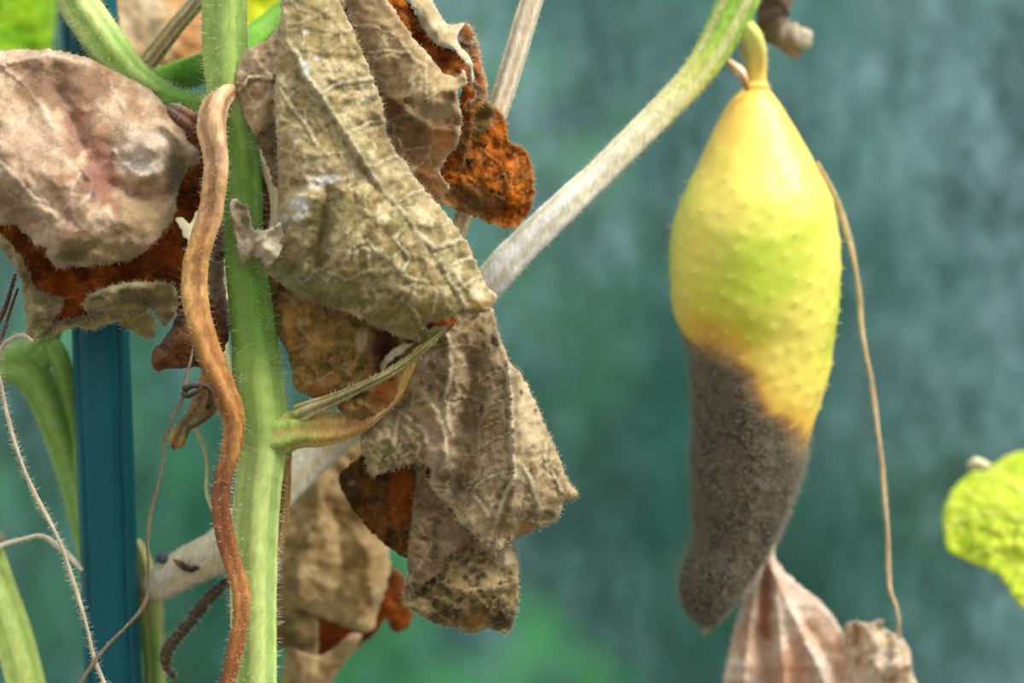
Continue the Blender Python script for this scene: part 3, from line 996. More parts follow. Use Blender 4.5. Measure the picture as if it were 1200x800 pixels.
# --- leaf C: the big tan leaf in the middle
PC = ((210, 192, 146), (170, 150, 102), (108, 100, 50), (232, 222, 190))
leafC = leaf('withered_leaf', plant, [
    (318, -80, -6), (332, -30, -8), (330, 0, -9), (328, 40, -11), (324, 70, -12), (322, 100, -12), (322, 130, -13), (325, 165, -13), (326, 200, -13), (326, 230, -12), (327, 262, -12), (318, 282, -11), (306, 300, -11), (312, 318, -11), (326, 330, -11), (346, 344, -11),
    (370, 354, -11), (400, 363, -11), (425, 374, -11), (450, 386, -11), (470, 395, -11), (486, 399, -11), (492, 388, -11), (500, 378, -12), (516, 374, -12), (532, 370, -12), (543, 364, -12), (556, 367, -11), (570, 364, -10), (578, 356, -9), (584, 348, -8), (577, 340, -8), (570, 332, -8),
    (563, 318, -8), (555, 302, -8), (548, 285, -8), (536, 268, -8), (525, 252, -8), (512, 238, -8), (498, 222, -9), (484, 206, -9), (477, 192, -9), (466, 180, -10), (456, 164, -10), (452, 146, -10), (450, 128, -10), (444, 108, -10), (434, 86, -10), (424, 60, -9), (414, 36, -8), (402, 12, -7), (396, 0, -7), (380, -40, -5), (370, -80, -3)],
    [(360, 0, -11), (350, 60, -14), (350, 120, -16), (360, 180, -18), (345, 240, -17), (360, 290, -17), (335, 300, -14), (420, 60, -11), (400, 100, -13), (410, 140, -13), (430, 170, -13), (400, 220, -18), (420, 270, -20), (400, 320, -19), (450, 300, -20), (440, 240, -18),
     (470, 340, -18), (480, 270, -16), (500, 320, -16), (540, 330, -13), (430, 350, -17), (520, 350, -15), (380, 340, -15)],
    PC, folds=[([(340, 60), (350, 85), (372, 108), (392, 138), (414, 168), (428, 195)], 2.2, 5), ([(420, 20), (440, 100), (448, 150)], 1.2, 5), ([(386, 226), (378, 262), (373, 300), (378, 325)], -4.5, 11), ([(346, 70), (344, 140)], -1.0, 8),
               ([(390, 285), (420, 265), (450, 262)], 1.6, 10), ([(385, 60), (432, 66)], 0.9, 4), ([(400, 118), (446, 108)], 0.9, 4), ([(322, 290), (345, 275)], 2, 8), ([(340, 320), (360, 300)], -2, 8)],
    cliffs=[([(340, 60), (354, 86), (375, 112), (395, 142), (415, 172), (428, 195)], -0.9, 1.6, 22), ([(428, 195), (442, 212), (462, 238), (478, 258), (488, 272), (508, 290), (520, 314), (534, 340), (547, 362)], -0.35, 1.6, 18)],
    veins=[([(346, 60), (356, 86), (376, 112), (396, 142), (416, 172), (428, 195), (442, 212), (462, 238), (478, 258), (488, 272), (508, 290), (520, 314), (534, 340), (547, 362)], 1.8),
           ([(326, 100), (345, 130), (362, 150), (370, 170)], 1.3), ([(372, 110), (400, 98), (440, 92)], 1.2), ([(404, 155), (430, 145), (452, 142)], 1.2), ([(428, 195), (450, 188), (474, 182)], 1.3), ([(462, 238), (485, 226), (500, 222)], 1.2),
           ([(508, 290), (530, 284), (545, 275)], 1.4), ([(520, 314), (540, 306), (556, 300)], 1.2), ([(534, 340), (552, 330), (566, 322)], 1.3),
           ([(478, 258), (462, 280), (480, 300), (472, 322), (500, 330)], 1.2), ([(350, 240), (330, 262)], 1.0), ([(430, 292), (432, 318), (405, 326), (384, 318)], 1.2), ([(470, 350), (488, 368), (494, 385)], 1.3), ([(415, 290), (430, 280), (445, 300)], 1.1)],
    spots=[(382, 210, 20, 5, (240, 240, 234), 0.8), (368, 219, 10, 4, (240, 240, 234), 0.7), (352, 240, 13, 11, (226, 230, 222), 0.85), (350, 254, 8, 5, (232, 236, 232), 0.8), (332, 258, 7, 8, (214, 220, 212), 0.7), (358, 80, 6, 9, (226, 230, 226), 0.7), (371, 68, 5, 4, (230, 234, 232), 0.7), (358, 37, 4, 4, (230, 234, 232), 0.7),
           (375, 275, 14, 46, (100, 84, 36), 0.7), (385, 345, 56, 20, (110, 112, 52), 0.8), (335, 325, 34, 20, (104, 118, 76), 0.75), (470, 378, 46, 24, (122, 110, 48), 0.75), (390, 250, 36, 22, (116, 110, 52), 0.65), (430, 320, 40, 18, (126, 118, 62), 0.5), (350, 290, 30, 30, (132, 124, 78), 0.5), (512, 360, 30, 12, (140, 126, 60), 0.6), (560, 360, 16, 9, (150, 112, 44), 0.7),
           (496, 312, 7, 9, (104, 94, 66), 0.75), (514, 268, 6, 6, (120, 110, 84), 0.6), (470, 195, 10, 6, (136, 124, 80), 0.5), (470, 262, 16, 14, (132, 124, 70), 0.6), (455, 270, 6, 8, (90, 90, 56), 0.5), (425, 190, 8, 14, (120, 110, 62), 0.5)],
    amp=(1.0, 0.5, 0.14), cell=24, cellamp=0.6, mould=0.16, specks=0.6, hair=2600, edgehair=700, hlen=5, seed=12, rim=0.3, curl=1.0, mottle=0.7, mottle_c=(440, 320, 150, 105),
    label='large tan and olive crumpled dry leaf with a creased midrib')
leaf('leaf_fold', leafC, [(330, 28, -8), (322, 36, -8), (312, 48, -7), (298, 52, -7), (288, 60, -7), (280, 72, -6), (276, 90, -6), (279, 108, -6), (282, 124, -6), (288, 140, -6), (294, 152, -6), (300, 160, -5), (316, 142, -6), (326, 138, -8), (332, 100, -9)],
     [(300, 90, -9), (310, 120, -9)], ((214, 192, 152), (176, 150, 112), (130, 106, 76), (234, 220, 190)), folds=[([(318, 48), (308, 66), (290, 72)], 1.4, 5), ([(280, 108), (292, 92), (318, 90)], 1.2, 3)], veins=[([(278, 108), (290, 92), (320, 91)], 1.1)],
     seed=13, hair=300, edgehair=200, cell=22, cellamp=0.3, mould=0.05, specks=0.3, rim=0.5)
leaf('leaf_fold', leafC, [(300, 160, -2), (314, 144, -3), (328, 138, -6), (330, 200, -6), (330, 224, -6), (324, 222, -4), (316, 200, -3), (308, 182, -2)], [(320, 180, -1)],
     ((150, 132, 104), (116, 98, 72), (84, 68, 48), (190, 174, 144)), seed=14, hair=60, edgehair=40, cell=0, mould=0.2)
leaf('leaf_fold', leafC, [(306, 182, 4), (330, 190, 0), (332, 262, 0), (318, 284, 2), (308, 282, 4), (305, 230, 5)], [], ((186, 138, 84), (150, 104, 58), (110, 74, 40), (206, 170, 120)), seed=15, hair=60, edgehair=30, cell=0, mould=0.1)
leaf('leaf_fold', leafC, [(268, 238, -8), (271, 233, -8), (278, 233, -8), (284, 240, -8), (291, 239, -8), (293, 250, -8), (296, 268, -9), (308, 270, -10), (320, 266, -12), (330, 258, -13), (332, 276, -15), (330, 292, -15), (322, 306, -14), (314, 312, -13), (306, 302, -12), (296, 300, -11), (290, 304, -10), (286, 312, -9), (281, 304, -9), (278, 284, -9), (272, 262, -9)],
     [(284, 262, -7), (310, 290, -16)], ((212, 198, 168), (176, 158, 126), (128, 116, 84), (234, 224, 200)), folds=[([(289, 300), (300, 284), (325, 264)], 3.0, 4), ([(290, 262), (284, 280)], -2, 5)], spots=[(288, 268, 9, 16, (140, 120, 100), 0.7), (284, 240, 8, 6, (124, 92, 66), 0.7)],
     seed=16, hair=140, edgehair=120, curl=0.0, crumple=1.6, cell=0, mould=0.05, specks=0.2, rim=0.5)

# --- leaf D: tan leaf folds behind the big one, with orange insides
PD = ((204, 178, 132), (166, 138, 96), (134, 112, 76), (228, 214, 180))
leafD = leaf('withered_leaf', plant, [
    (380, -80, 0), (440, -80, -2), (455, 0, -5), (464, 14, -6), (475, 30, -7), (486, 48, -8), (500, 60, -8), (510, 74, -8), (520, 86, -9), (536, 92, -9), (543, 80, -9), (547, 88, -9), (545, 99, -10), (537, 106, -11), (522, 108, -12), (510, 112, -13), (502, 118, -13), (492, 117, -13), (486, 112, -12), (478, 113, -11), (464, 116, -9), (450, 112, -7), (438, 108, -5), (420, 80, -3), (400, 30, -2), (388, 0, -2)],
    [(440, 30, -6), (460, 70, -9), (500, 96, -13), (470, 100, -9)], PD, folds=[([(496, 76), (492, 96), (490, 110)], 1.6, 9), ([(440, 70), (470, 66)], 0.8, 5)], veins=[([(400, 0), (408, 14), (412, 30)], 1.0), ([(410, 28), (440, 32), (462, 40)], 1.0), ([(428, 62), (455, 58), (480, 62)], 1.0), ([(470, 48), (484, 70), (500, 80), (498, 112)], 1.1)],
    spots=[(430, 14, 20, 14, (176, 144, 108), 0.5), (545, 80, 6, 6, (238, 232, 220), 0.8), (520, 75, 12, 10, (150, 96, 60), 0.6), (406, 18, 3, 12, (36, 28, 22), 0.9), (411, 30, 3, 7, (36, 28, 22), 0.9)],
    seed=20, hair=700, edgehair=160, hlen=4, cell=26, cellamp=0.3, mould=0.08, specks=0.35, amp=(1.0, 0.5, 0.2), rim=0.3, label='tan folded dry leaf with orange inside')
ORG_ = ((200, 118, 40), (152, 80, 28), (70, 44, 22), (196, 140, 76))
leaf('leaf_inside', leafD, [(440, -60, 2), (468, -60, 2), (476, 0, 1), (490, 18, 1), (495, 32, 1), (506, 46, 0), (518, 56, 0), (531, 57, -1), (541, 66, -2), (548, 76, -4), (550, 90, -5), (540, 100, -5), (516, 92, -3), (498, 72, -2), (484, 56, -2), (470, 36, -1), (452, 8, 0)],
     [(490, 45, 3), (520, 70, 2)], ORG_, mat=M_RUST, seed=21, hair=0, edgehair=0, cell=12, mould=0.35, rim=0.0)
leaf('leaf_rim', leafD, [(470, -60, 2), (498, -60, 3), (506, 0, 3), (513, 14, 3), (521, 25, 3), (530, 30, 2), (540, 27, 2), (546, 26, 2), (538, 38, 1), (537, 48, 0), (543, 60, -1), (552, 68, -2), (555, 76, -2), (555, 96, -2), (551, 100, -2), (551, 82, -3), (545, 74, -3), (538, 64, -3), (530, 55, -3), (518, 55, -2), (504, 46, -2), (494, 31, -1), (490, 16, -1), (478, 0, 0)],
     [(510, 35, -5), (500, 14, -3)], ((224, 208, 168), (196, 176, 132), (150, 132, 92), (242, 236, 222)), seed=22, hair=400, edgehair=260, hlen=5, cell=0, mould=0.1, rim=0.6, amp=(0.6, 0.6, 0.3))
leaf('leaf_fold', leafD, [(438, 100, -4), (460, 108, -4), (487, 108, -4), (510, 104, -5), (536, 104, -6), (538, 120, -7), (541, 140, -7), (540, 156, -7), (536, 168, -7), (528, 180, -7), (520, 190, -7), (514, 200, -6), (520, 210, -6), (525, 216, -6), (527, 222, -6), (520, 230, -6), (512, 239, -6), (500, 234, -6), (488, 222, -5), (474, 200, -4), (462, 184, -4), (448, 150, -4)],
     [(480, 140, -1), (500, 170, -3)], ((172, 130, 84), (134, 98, 62), (100, 76, 46), (212, 190, 150)), folds=[([(462, 118), (480, 134), (505, 150), (532, 154)], 2.4, 7), ([(540, 110), (541, 150), (520, 190)], 1.2, 3), ([(514, 200), (527, 222)], 1.0, 4)],
     spots=[(505, 128, 34, 18, (196, 174, 132), 0.8), (520, 165, 14, 14, (190, 122, 58), 0.6), (480, 150, 22, 14, (122, 104, 60), 0.5), (505, 210, 16, 20, (184, 124, 72), 0.6)], seed=23, hair=400, edgehair=160, hlen=4, cell=22, mould=0.1, rim=0.85, specks=0.2)
leaf('leaf_inside', leafD, [(541, 66, 0), (552, 74, 0), (554, 90, 0), (553, 102, 0), (560, 114, 0), (570, 120, 1), (560, 126, -1), (556, 134, -1), (554, 150, -1), (553, 166, -1), (547, 178, -1), (546, 190, -1), (534, 199, 0), (522, 198, 0), (518, 190, 1), (530, 176, 0), (538, 160, 0), (538, 120, 0), (542, 100, -2)],
     [(548, 130, -2)], ORG_, mat=M_RUST, seed=24, hair=80, edgehair=120, cell=12, mould=0.3, rim=0.75, spots=[(545, 170, 14, 26, (104, 74, 34), 0.7)])
# --- leaf E: orange lobe
leafE = leaf('withered_leaf', plant, [(548, 118, 6), (570, 117, 6), (580, 125, 6), (589, 134, 6), (594, 146, 5), (593, 158, 5), (600, 167, 5), (610, 172, 5), (618, 179, 5), (622, 190, 5), (625, 205, 5), (627, 220, 5), (623, 234, 5), (621, 246, 5), (613, 258, 5), (606, 266, 5), (594, 267, 5), (576, 262, 4), (556, 254, 3), (536, 246, 2), (516, 236, 1), (512, 220, 2), (512, 200, 3), (520, 184, 4), (540, 170, 5), (546, 140, 6)],
              [(580, 200, 0), (560, 225, 1), (600, 230, 1), (575, 150, 5)], ((226, 132, 34), (178, 94, 24), (70, 46, 24), (226, 160, 80)), mat=M_RUST,
              veins=[([(540, 205), (560, 215), (590, 235)], 1.0), ([(560, 170), (585, 190), (592, 215)], 1.0)], spots=[(545, 232, 36, 20, (146, 112, 64), 0.75), (565, 242, 30, 14, (122, 102, 60), 0.6), (614, 205, 8, 14, (140, 96, 46), 0.5)],
              seed=30, hair=300, edgehair=460, hlen=4, cell=14, cellamp=0.5, mould=0.28, rim=0.85, specks=0.95, mottle=0.6, curl=-0.8, label='bright orange-brown dry leaf lobe with pale rim')
leaf('leaf_fold', leafE, [(537, 36, 6), (541, 28, 6), (547, 26, 6), (554, 33, 6), (559, 46, 6), (562, 60, 5), (566, 78, 5), (571, 96, 4), (572, 110, 4), (570, 119, 4), (560, 112, 3), (554, 100, 3), (553, 80, 3), (548, 68, 3), (540, 56, 4)],
     [(556, 80, 1), (546, 45, 4)], ((186, 108, 38), (140, 78, 30), (84, 56, 30), (228, 214, 186)), mat=M_RUST, seed=31, hair=80, edgehair=260, hlen=4, cell=12, mould=0.3, rim=0.9)
leaf('leaf_fold', leafE, [(548, 120, 0), (560, 112, 0), (573, 120, 1), (580, 128, 2), (577, 142, 2), (572, 152, 2), (562, 156, 2), (553, 156, 1), (550, 140, 0)], [(565, 138, 4)],
     ((120, 96, 46), (92, 72, 34), (66, 50, 24), (190, 176, 140)), seed=32, hair=0, edgehair=60, cell=0, mould=0.2, rim=0.4)

# --- leaf F: rust and olive leaf under the big one
leafF = leaf('withered_leaf', plant, [
    (300, 318, 7), (330, 320, 2), (370, 335, -4), (410, 350, -5), (450, 370, -5), (488, 392, -5), (498, 398, -4), (484, 410, -2), (472, 428, 0), (469, 448, -1), (464, 464, -3), (452, 478, -4), (436, 487, -5), (422, 492, -5), (406, 488, -5), (396, 478, -5), (380, 466, -4), (368, 466, -4), (356, 461, -3), (346, 458, -2), (344, 444, -2), (340, 428, -2), (337, 412, -2), (328, 396, -1), (322, 382, 0), (318, 364, 2), (312, 345, 5)],
    [(360, 400, -7), (400, 420, -8), (380, 450, -7), (430, 400, -5), (450, 410, 1), (440, 460, -5), (420, 470, -8)], ((176, 132, 68), (138, 98, 48), (84, 76, 34), (186, 160, 112)), mat=M_LEAF,
    folds=[([(432, 382), (430, 400), (420, 420), (408, 440)], 3.0, 4), ([(455, 392), (448, 420), (440, 440)], -4, 10), ([(330, 430), (380, 462)], 1, 6)],
    spots=[(400, 385, 36, 16, (104, 88, 36), 0.6), (410, 420, 24, 30, (110, 96, 40), 0.6), (452, 404, 18, 24, (92, 54, 34), 0.85), (452, 455, 18, 24, (150, 82, 26), 0.8), (380, 460, 22, 10, (170, 106, 40), 0.6), (424, 398, 8, 14, (176, 152, 116), 0.7), (430, 485, 22, 8, (138, 100, 64), 0.6)],
    seed=40, hair=500, edgehair=200, hlen=3, cell=16, cellamp=0.35, mould=0.35, specks=0.95, rim=0.3, mottle=0.7, label='rust and olive mottled leaf under the big tan leaf')
leaf('leaf_fold', leafF, [(445, 428, -3), (452, 416, -4), (462, 408, -6), (474, 402, -7), (486, 402, -7), (472, 414, -7), (460, 420, -6), (454, 428, -5), (450, 438, -4), (446, 436, -4)], [(466, 409, -8)],
     ((212, 194, 154), (176, 154, 112), (130, 108, 70), (236, 226, 200)), seed=41, hair=30, edgehair=60, hlen=3, cell=0, mould=0.0, rim=0.5, amp=(0.5, 0.8, 0.4))
leaf('leaf_fold', leafF, [(488, 388, -10), (500, 386, -10), (520, 382, -9), (528, 376, -9), (520, 390, -9), (506, 400, -9), (494, 406, -9), (489, 400, -10)], [], ((140, 130, 70), (110, 100, 50), (80, 72, 34), (200, 190, 150)), seed=42, hair=20, edgehair=50, hlen=3, cell=0, mould=0.1, rim=0.6)
leaf('leaf_inside', leafF, [(500, 372, 0), (535, 360, 0), (535, 378, 0), (520, 390, 0), (504, 392, 0)], [], RU, mat=M_RUST, seed=43, hair=0, edgehair=0, cell=0)

# --- leaf G: grey-tan veined leaf hanging lower right
PG = ((198, 174, 132), (150, 126, 90), (84, 74, 48), (226, 210, 174))
leafG = leaf('withered_leaf', plant, [
    (500, 372, 4), (520, 350, 4), (560, 340, 4), (577, 362, 3), (582, 382, 2), (588, 400, 1), (594, 418, 0), (600, 428, 0), (608, 434, 1), (616, 448, 2), (624, 464, 3), (632, 482, 3), (640, 500, 4), (648, 518, 4), (654, 534, 4), (661, 550, 4), (667, 566, 4), (677, 576, 4), (678, 582, 4), (668, 586, 4), (660, 588, 4), (658, 602, 3), (650, 612, 2), (636, 616, 2), (626, 622, 2), (614, 624, 3), (606, 632, 2),
    (598, 636, 0), (586, 645, -2), (572, 646, -3), (564, 640, -3), (560, 630, -4), (550, 620, -3), (537, 612, -2), (535, 602, -1), (526, 592, 2), (518, 584, 2), (504, 572, 2), (503, 562, 2), (508, 552, 1), (500, 545, 1), (486, 541, 2), (470, 547, 2), (452, 552, 2), (436, 558, 2), (431, 548, 2), (426, 534, 3), (422, 520, 4), (424, 505, 7), (446, 478, 9), (456, 450, 9), (468, 420, 9), (484, 392, 7)],
    [(540, 400, 0), (525, 440, -2), (500, 480, 2), (520, 530, -4), (560, 430, 1), (555, 500, 4), (590, 440, -4), (600, 500, -8), (603, 560, -9), (585, 600, -8), (620, 500, -1), (640, 560, 0), (630, 600, -1), (540, 560, 4), (460, 520, 2), (560, 590, -4), (610, 600, -4)],
    PG, folds=[([(524, 395), (528, 430), (522, 468), (530, 500)], 2.0, 7), ([(597, 425), (600, 470), (602, 520), (604, 560), (598, 590)], 3.4, 6), ([(556, 420), (550, 480), (540, 540), (545, 590)], -4.5, 12), ([(505, 470), (520, 505), (521, 550)], 2.0, 6), ([(618, 540), (612, 600)], -2.2, 10), ([(565, 560), (552, 600)], 1.2, 8)],
    veins=[([(524, 392), (528, 425), (525, 455), (521, 470), (524, 490), (532, 510)], 1.8), ([(597, 425), (599, 470), (601, 510), (603, 545), (602, 560), (585, 600), (572, 640)], 1.9), ([(470, 485), (480, 492), (498, 505), (500, 520)], 1.5), ([(468, 482), (462, 510), (461, 530), (466, 546)], 1.3),
           ([(604, 535), (620, 560), (628, 580)], 1.4), ([(640, 520), (640, 545), (660, 575)], 1.2), ([(552, 575), (565, 590), (575, 605)], 1.3), ([(570, 480), (562, 500), (560, 530)], 1.2), ([(520, 505), (523, 540), (520, 555)], 1.5)]
    + [([(598 + i * 0.05, 428 + i), (578, 436 + i), (556, 450 + i)], 0.7) for i in (0, 21, 36, 60, 78, 104, 121)] + [([(525, 402 + i), (545, 398 + i), (562, 404 + i)], 0.9) for i in (4, 30, 66)],
    spots=[(560, 420, 30, 50, (140, 118, 84), 0.55), (580, 395, 6, 20, (84, 74, 60), 0.6), (556, 480, 14, 60, (128, 108, 72), 0.55), (448, 535, 26, 22, (128, 122, 78), 0.7), (510, 520, 14, 40, (188, 164, 144), 0.5), (625, 470, 18, 50, (220, 202, 166), 0.5), (600, 620, 30, 12, (156, 136, 88), 0.6), (616, 618, 10, 5, (200, 140, 80), 0.6), (648, 600, 14, 10, (132, 116, 84), 0.6),
           (610, 460, 2, 5, (60, 54, 44), 0.8), (627, 481, 3, 3, (60, 54, 44), 0.8), (566, 404, 4, 3, (70, 62, 48), 0.7), (565, 480, 3, 7, (70, 62, 44), 0.7)],
    amp=(0.9, 0.6, 0.25), cell=15, cellamp=0.6, mould=0.25, specks=0.8, mottle=0.4, hair=2200, edgehair=800, hlen=5, seed=50, rim=0.35, curl=1.0, label='grey-tan veined dry leaf hanging to the lower right')
leaf('leaf_inside', leafG, [(397, 562, 12), (399, 553, 12), (412, 543, 12), (424, 534, 10), (440, 530, 10), (480, 530, 10), (520, 560, 10), (520, 600, 10), (490, 640, 12), (478, 654, 12), (468, 650, 12), (456, 642, 12), (444, 632, 12), (438, 626, 12), (424, 610, 12), (412, 594, 12), (404, 580, 12)],
     [(440, 590, 9), (480, 600, 12)], ((140, 92, 36), (88, 58, 28), (46, 38, 26), (134, 104, 60)), mat=M_RUST, spots=[(470, 580, 16, 40, (168, 92, 26), 0.75), (405, 565, 14, 18, (92, 76, 54), 0.8), (412, 566, 5, 4, (190, 150, 116), 0.7)], seed=51, hair=100, edgehair=120, hlen=3, cell=13, mould=0.4, rim=0.3, specks=0.8)
leaf('leaf_fold', leafG, [(488, 540, 8), (503, 560, 7), (520, 580, 6), (540, 605, 5), (558, 626, 4), (562, 634, 4), (548, 637, 3), (534, 645, 3), (523, 656, 3), (521, 668, 3), (508, 676, 3), (494, 686, 3), (484, 696, 3), (477, 700, 3), (474, 692, 4), (479, 676, 5), (477, 652, 7), (483, 610, 9), (487, 570, 9)],
     [(505, 620, 6), (495, 660, 3)], ((150, 122, 92), (112, 90, 64), (76, 64, 44), (176, 150, 116)), seed=52, hair=400, edgehair=140, hlen=5, cell=18, cellamp=0.3, mould=0.3, rim=0.3, specks=0.6)
leaf('leaf_fold', leafG, [(470, 700, 6), (478, 692, 5), (500, 676, 6), (520, 652, 6), (540, 630, 7), (570, 626, 6), (596, 630, 5), (602, 634, 5), (605, 648, 5), (607, 664, 5), (608, 684, 5), (606, 704, 5), (604, 722, 5), (600, 734, 5), (592, 743, 5), (584, 738, 5), (572, 736, 5), (558, 740, 5), (546, 742, 5), (534, 734, 5), (520, 733, 5), (506, 728, 5), (494, 720, 5), (482, 713, 5), (472, 710, 5)],
     [(540, 690, 1), (580, 690, 0), (555, 660, 5), (510, 705, 3)], ((166, 142, 94), (104, 84, 44), (46, 38, 24), (196, 176, 134)), folds=[([(552, 650), (552, 690), (575, 720)], 1.6, 5), ([(590, 645), (596, 680)], 1.5, 7)],
     spots=[(580, 680, 16, 28, (172, 150, 108), 0.6), (592, 650, 12, 16, (210, 192, 154), 0.7), (590, 728, 14, 10, (70, 58, 40), 0.7), (560, 726, 14, 6, (176, 124, 46), 0.6), (585, 692, 6, 5, (70, 60, 44), 0.8), (596, 680, 3, 4, (60, 50, 36), 0.8), (478, 705, 8, 8, (170, 150, 110), 0.6)],
     seed=53, hair=500, edgehair=420, hlen=5, cell=13, cellamp=0.5, mould=0.62, rim=0.45, specks=0.9, mottle=0.75)

# --- leaf H: blurred tan leaf further back
PH = ((206, 178, 130), (176, 144, 96), (150, 118, 74), (222, 200, 156))
leafH = leaf('withered_leaf', plant, [(300, 600, 40), (330, 585, 42), (360, 545, 44), (388, 520, 46), (420, 515, 46), (440, 540, 46), (446, 580, 46), (452, 620, 46), (458, 656, 44), (452, 690, 42), (444, 712, 42), (438, 738, 40), (428, 742, 40), (412, 738, 40), (392, 730, 40), (372, 722, 40), (350, 712, 40), (326, 716, 40), (300, 700, 40)],
              [(380, 620, 38), (350, 650, 38), (420, 640, 36), (400, 700, 34), (350, 700, 36)], PH, folds=[([(370, 560), (376, 610), (350, 660), (352, 700)], 3.5, 12), ([(420, 560), (432, 640), (436, 700)], 3.5, 10), ([(390, 600), (405, 660), (392, 710)], -4, 14)],
              seed=60, step=4, hair=0, edgehair=0, cell=30, mould=0.0, specks=0.1, label='blurred tan dry leaf behind the stem')
leaf('leaf_inside', leafH, [(436, 660, 48), (470, 668, 48), (478, 690, 48), (484, 716, 47), (480, 734, 46), (466, 742, 46), (458, 738, 46), (454, 722, 46), (440, 742, 46), (400, 776, 46), (360, 776, 46), (360, 716, 46), (400, 720, 46)], [(420, 740, 52), (470, 705, 44)], ((190, 104, 40), (140, 74, 32), (100, 60, 34), (200, 150, 90)), mat=M_RUST, seed=61, step=4, hair=0, edgehair=0, cell=0)
leaf('leaf_fold', leafH, [(318, 700, 44), (350, 704, 42), (372, 722, 41), (374, 748, 41), (372, 780, 41), (352, 772, 42), (338, 758, 44), (326, 760, 44), (316, 740, 44)], [(345, 735, 38)], ((176, 154, 104), (140, 118, 74), (110, 92, 54), (190, 166, 116)), seed=62, step=4, hair=0, edgehair=0, cell=0)
leaf('leaf_fold', leafH, [(372, 770, 40), (392, 760, 40), (410, 742, 39), (426, 742, 39), (412, 766, 40), (396, 786, 41), (384, 806, 42), (380, 850, 44), (330, 850, 44), (330, 790, 43), (336, 756, 42), (348, 760, 40)], [(360, 790, 37)], PH, seed=63, step=4, hair=0, edgehair=0, cell=0)

# ------------------------------------------------------------------ dried side vine behind, carrying the cucumber
vine = thing('cucumber_vine', ground(184, 4000, 33), 'dried whitish cucumber vine slanting up from beside the teal stake to the fruit', 'vine')
WH = (244, 238, 226)
tube('lower_stem', vine, [(160, 634, 33, 5, (176, 170, 120)), (168, 660, 33, 10, (150, 160, 90)), (175, 700, 33, 13, (164, 170, 96)), (179, 750, 33, 13.5, (112, 148, 62)), (182, 800, 33, 13, (108, 146, 60)), (186, 1000, 33, 13, (108, 146, 60)), (186, 2500, 33, 14, (108, 146, 60)), (184, floor_py(33), 33, 16, (108, 146, 60))],
     M_STEM, seg=32, n=12, ribs=5, rib=0.12, ribcol=(190, 184, 140), hair=420, hlen=8, hrange=(0, 0.7))
tube('dried_shoot', vine, [
    (176, 690, 31, 14, (206, 198, 172)), (192, 682, 26, 21, (214, 206, 186)), (226, 662, 20, 24, (206, 196, 172)), (262, 644, 16, 26, (214, 204, 180)), (296, 608, 20, 25, WH), (332, 570, 26, 23, (230, 222, 204)), (386, 520, 30, 21, (230, 222, 204)), (468, 445, 27, 20, WH), (530, 380, 22, 19.5, WH),
    (580, 325, 17, 20, (248, 246, 240)), (612, 290, 16, 19.5, (248, 246, 238)), (660, 244, 16, 18.5, (246, 242, 230)), (700, 207, 18, 17, (240, 234, 214)), (745, 162, 20, 17, (234, 228, 196)), (785, 122, 23, 17.5, (214, 210, 150)), (815, 90, 26, 18.5, (190, 196, 100)), (838, 56, 29, 21, (156, 186, 80)), (856, 22, 31, 23, (146, 184, 72)), (872, -10, 32, 23, (148, 186, 76)), (905, -80, 34, 22, (150, 190, 80))],
    M_DRY, seg=40, n=12, ribs=5, rib=0.05, lump=0.05, ribcol=(222, 208, 158), hair=2600, hlen=8, colnoise=0.08, hw=0.00005, label='whitish dried shoot turning green near the fruit')
# powdery white bumps on the shoot
tube('dark_stalk', vine, [(300, 654, 17, 3, (84, 72, 58)), (266, 682, 18, 5, (84, 72, 58)), (246, 700, 18, 6, (78, 66, 52)), (226, 724, 18, 6.5, (78, 66, 50)), (208, 746, 18, 6, (82, 68, 50)), (196, 762, 18, 6.5, (92, 74, 56)), (195, 780, 19, 5, (84, 66, 48)), (206, 795, 19, 2.5, (70, 54, 40))],
     M_DRY, seg=20, n=10, ribs=4, rib=0.12, lump=0.1, hair=420, hlen=7, label='dark brown fuzzy stalk')
sv = []
sf = []
c0 = P(190, 654, 20.5)
for i in range(9):
    for j in range(16):
        ph, t = math.pi * i / 8, 2 * math.pi * j / 16
        sv.append(c0 + 7.2 * S * np.array((math.sin(ph) * math.cos(t) * 1.05, math.sin(ph) * math.sin(t), math.cos(ph) * 0.9)) * (1 + 0.05 * math.sin(3 * t)))
for i in range(8):
    for j in range(16):
        sf.append((i * 16 + j, i * 16 + (j + 1) % 16, (i + 1) * 16 + (j + 1) % 16, (i + 1) * 16 + j))
mesh_obj('dark_gall', sv, sf, M_DRY, vine, np.tile(lin((84, 90, 100)), (len(sv), 1)), label='small round dark grey gall')
tube('dark_debris', vine, [(204, 656, 13, 1.5, (150, 120, 84)), (213, 662, 12.6, 3.4, (84, 70, 56)), (222, 667, 12.6, 3.2, (52, 48, 42)), (231, 664, 12.8, 2.6, (60, 54, 46)), (239, 660, 13, 1, (70, 62, 50))], M_DRY, seg=14, n=6, lump=0.5, hair=160, hlen=5, hmat=M_MOULDHAIR)
# shrivelled brown bud beside the top of the shoot
tube('shrivelled_bud', vine, [(918, -60, 44, 18, (104, 88, 74)), (910, -10, 46, 20, (104, 86, 72)), (904, 14, 46, 19, (96, 80, 66)), (908, 34, 46, 18, (112, 96, 80)), (922, 44, 45, 17, (146, 132, 108)), (938, 44, 44, 16, (176, 164, 140)), (948, 40, 44, 9, (190, 180, 158))],
     M_DRY, seg=24, n=8, lump=0.35, hair=200, hlen=6, label='shrivelled grey-brown bud')
tube('shrivelled_bud', vine, [(916, 40, 45, 11, (150, 130, 104)), (926, 54, 44, 10, (140, 118, 90)), (936, 64, 44, 6, (160, 146, 120))], M_DRY, seg=20, n=8, lump=0.3, hair=60, hlen=5)
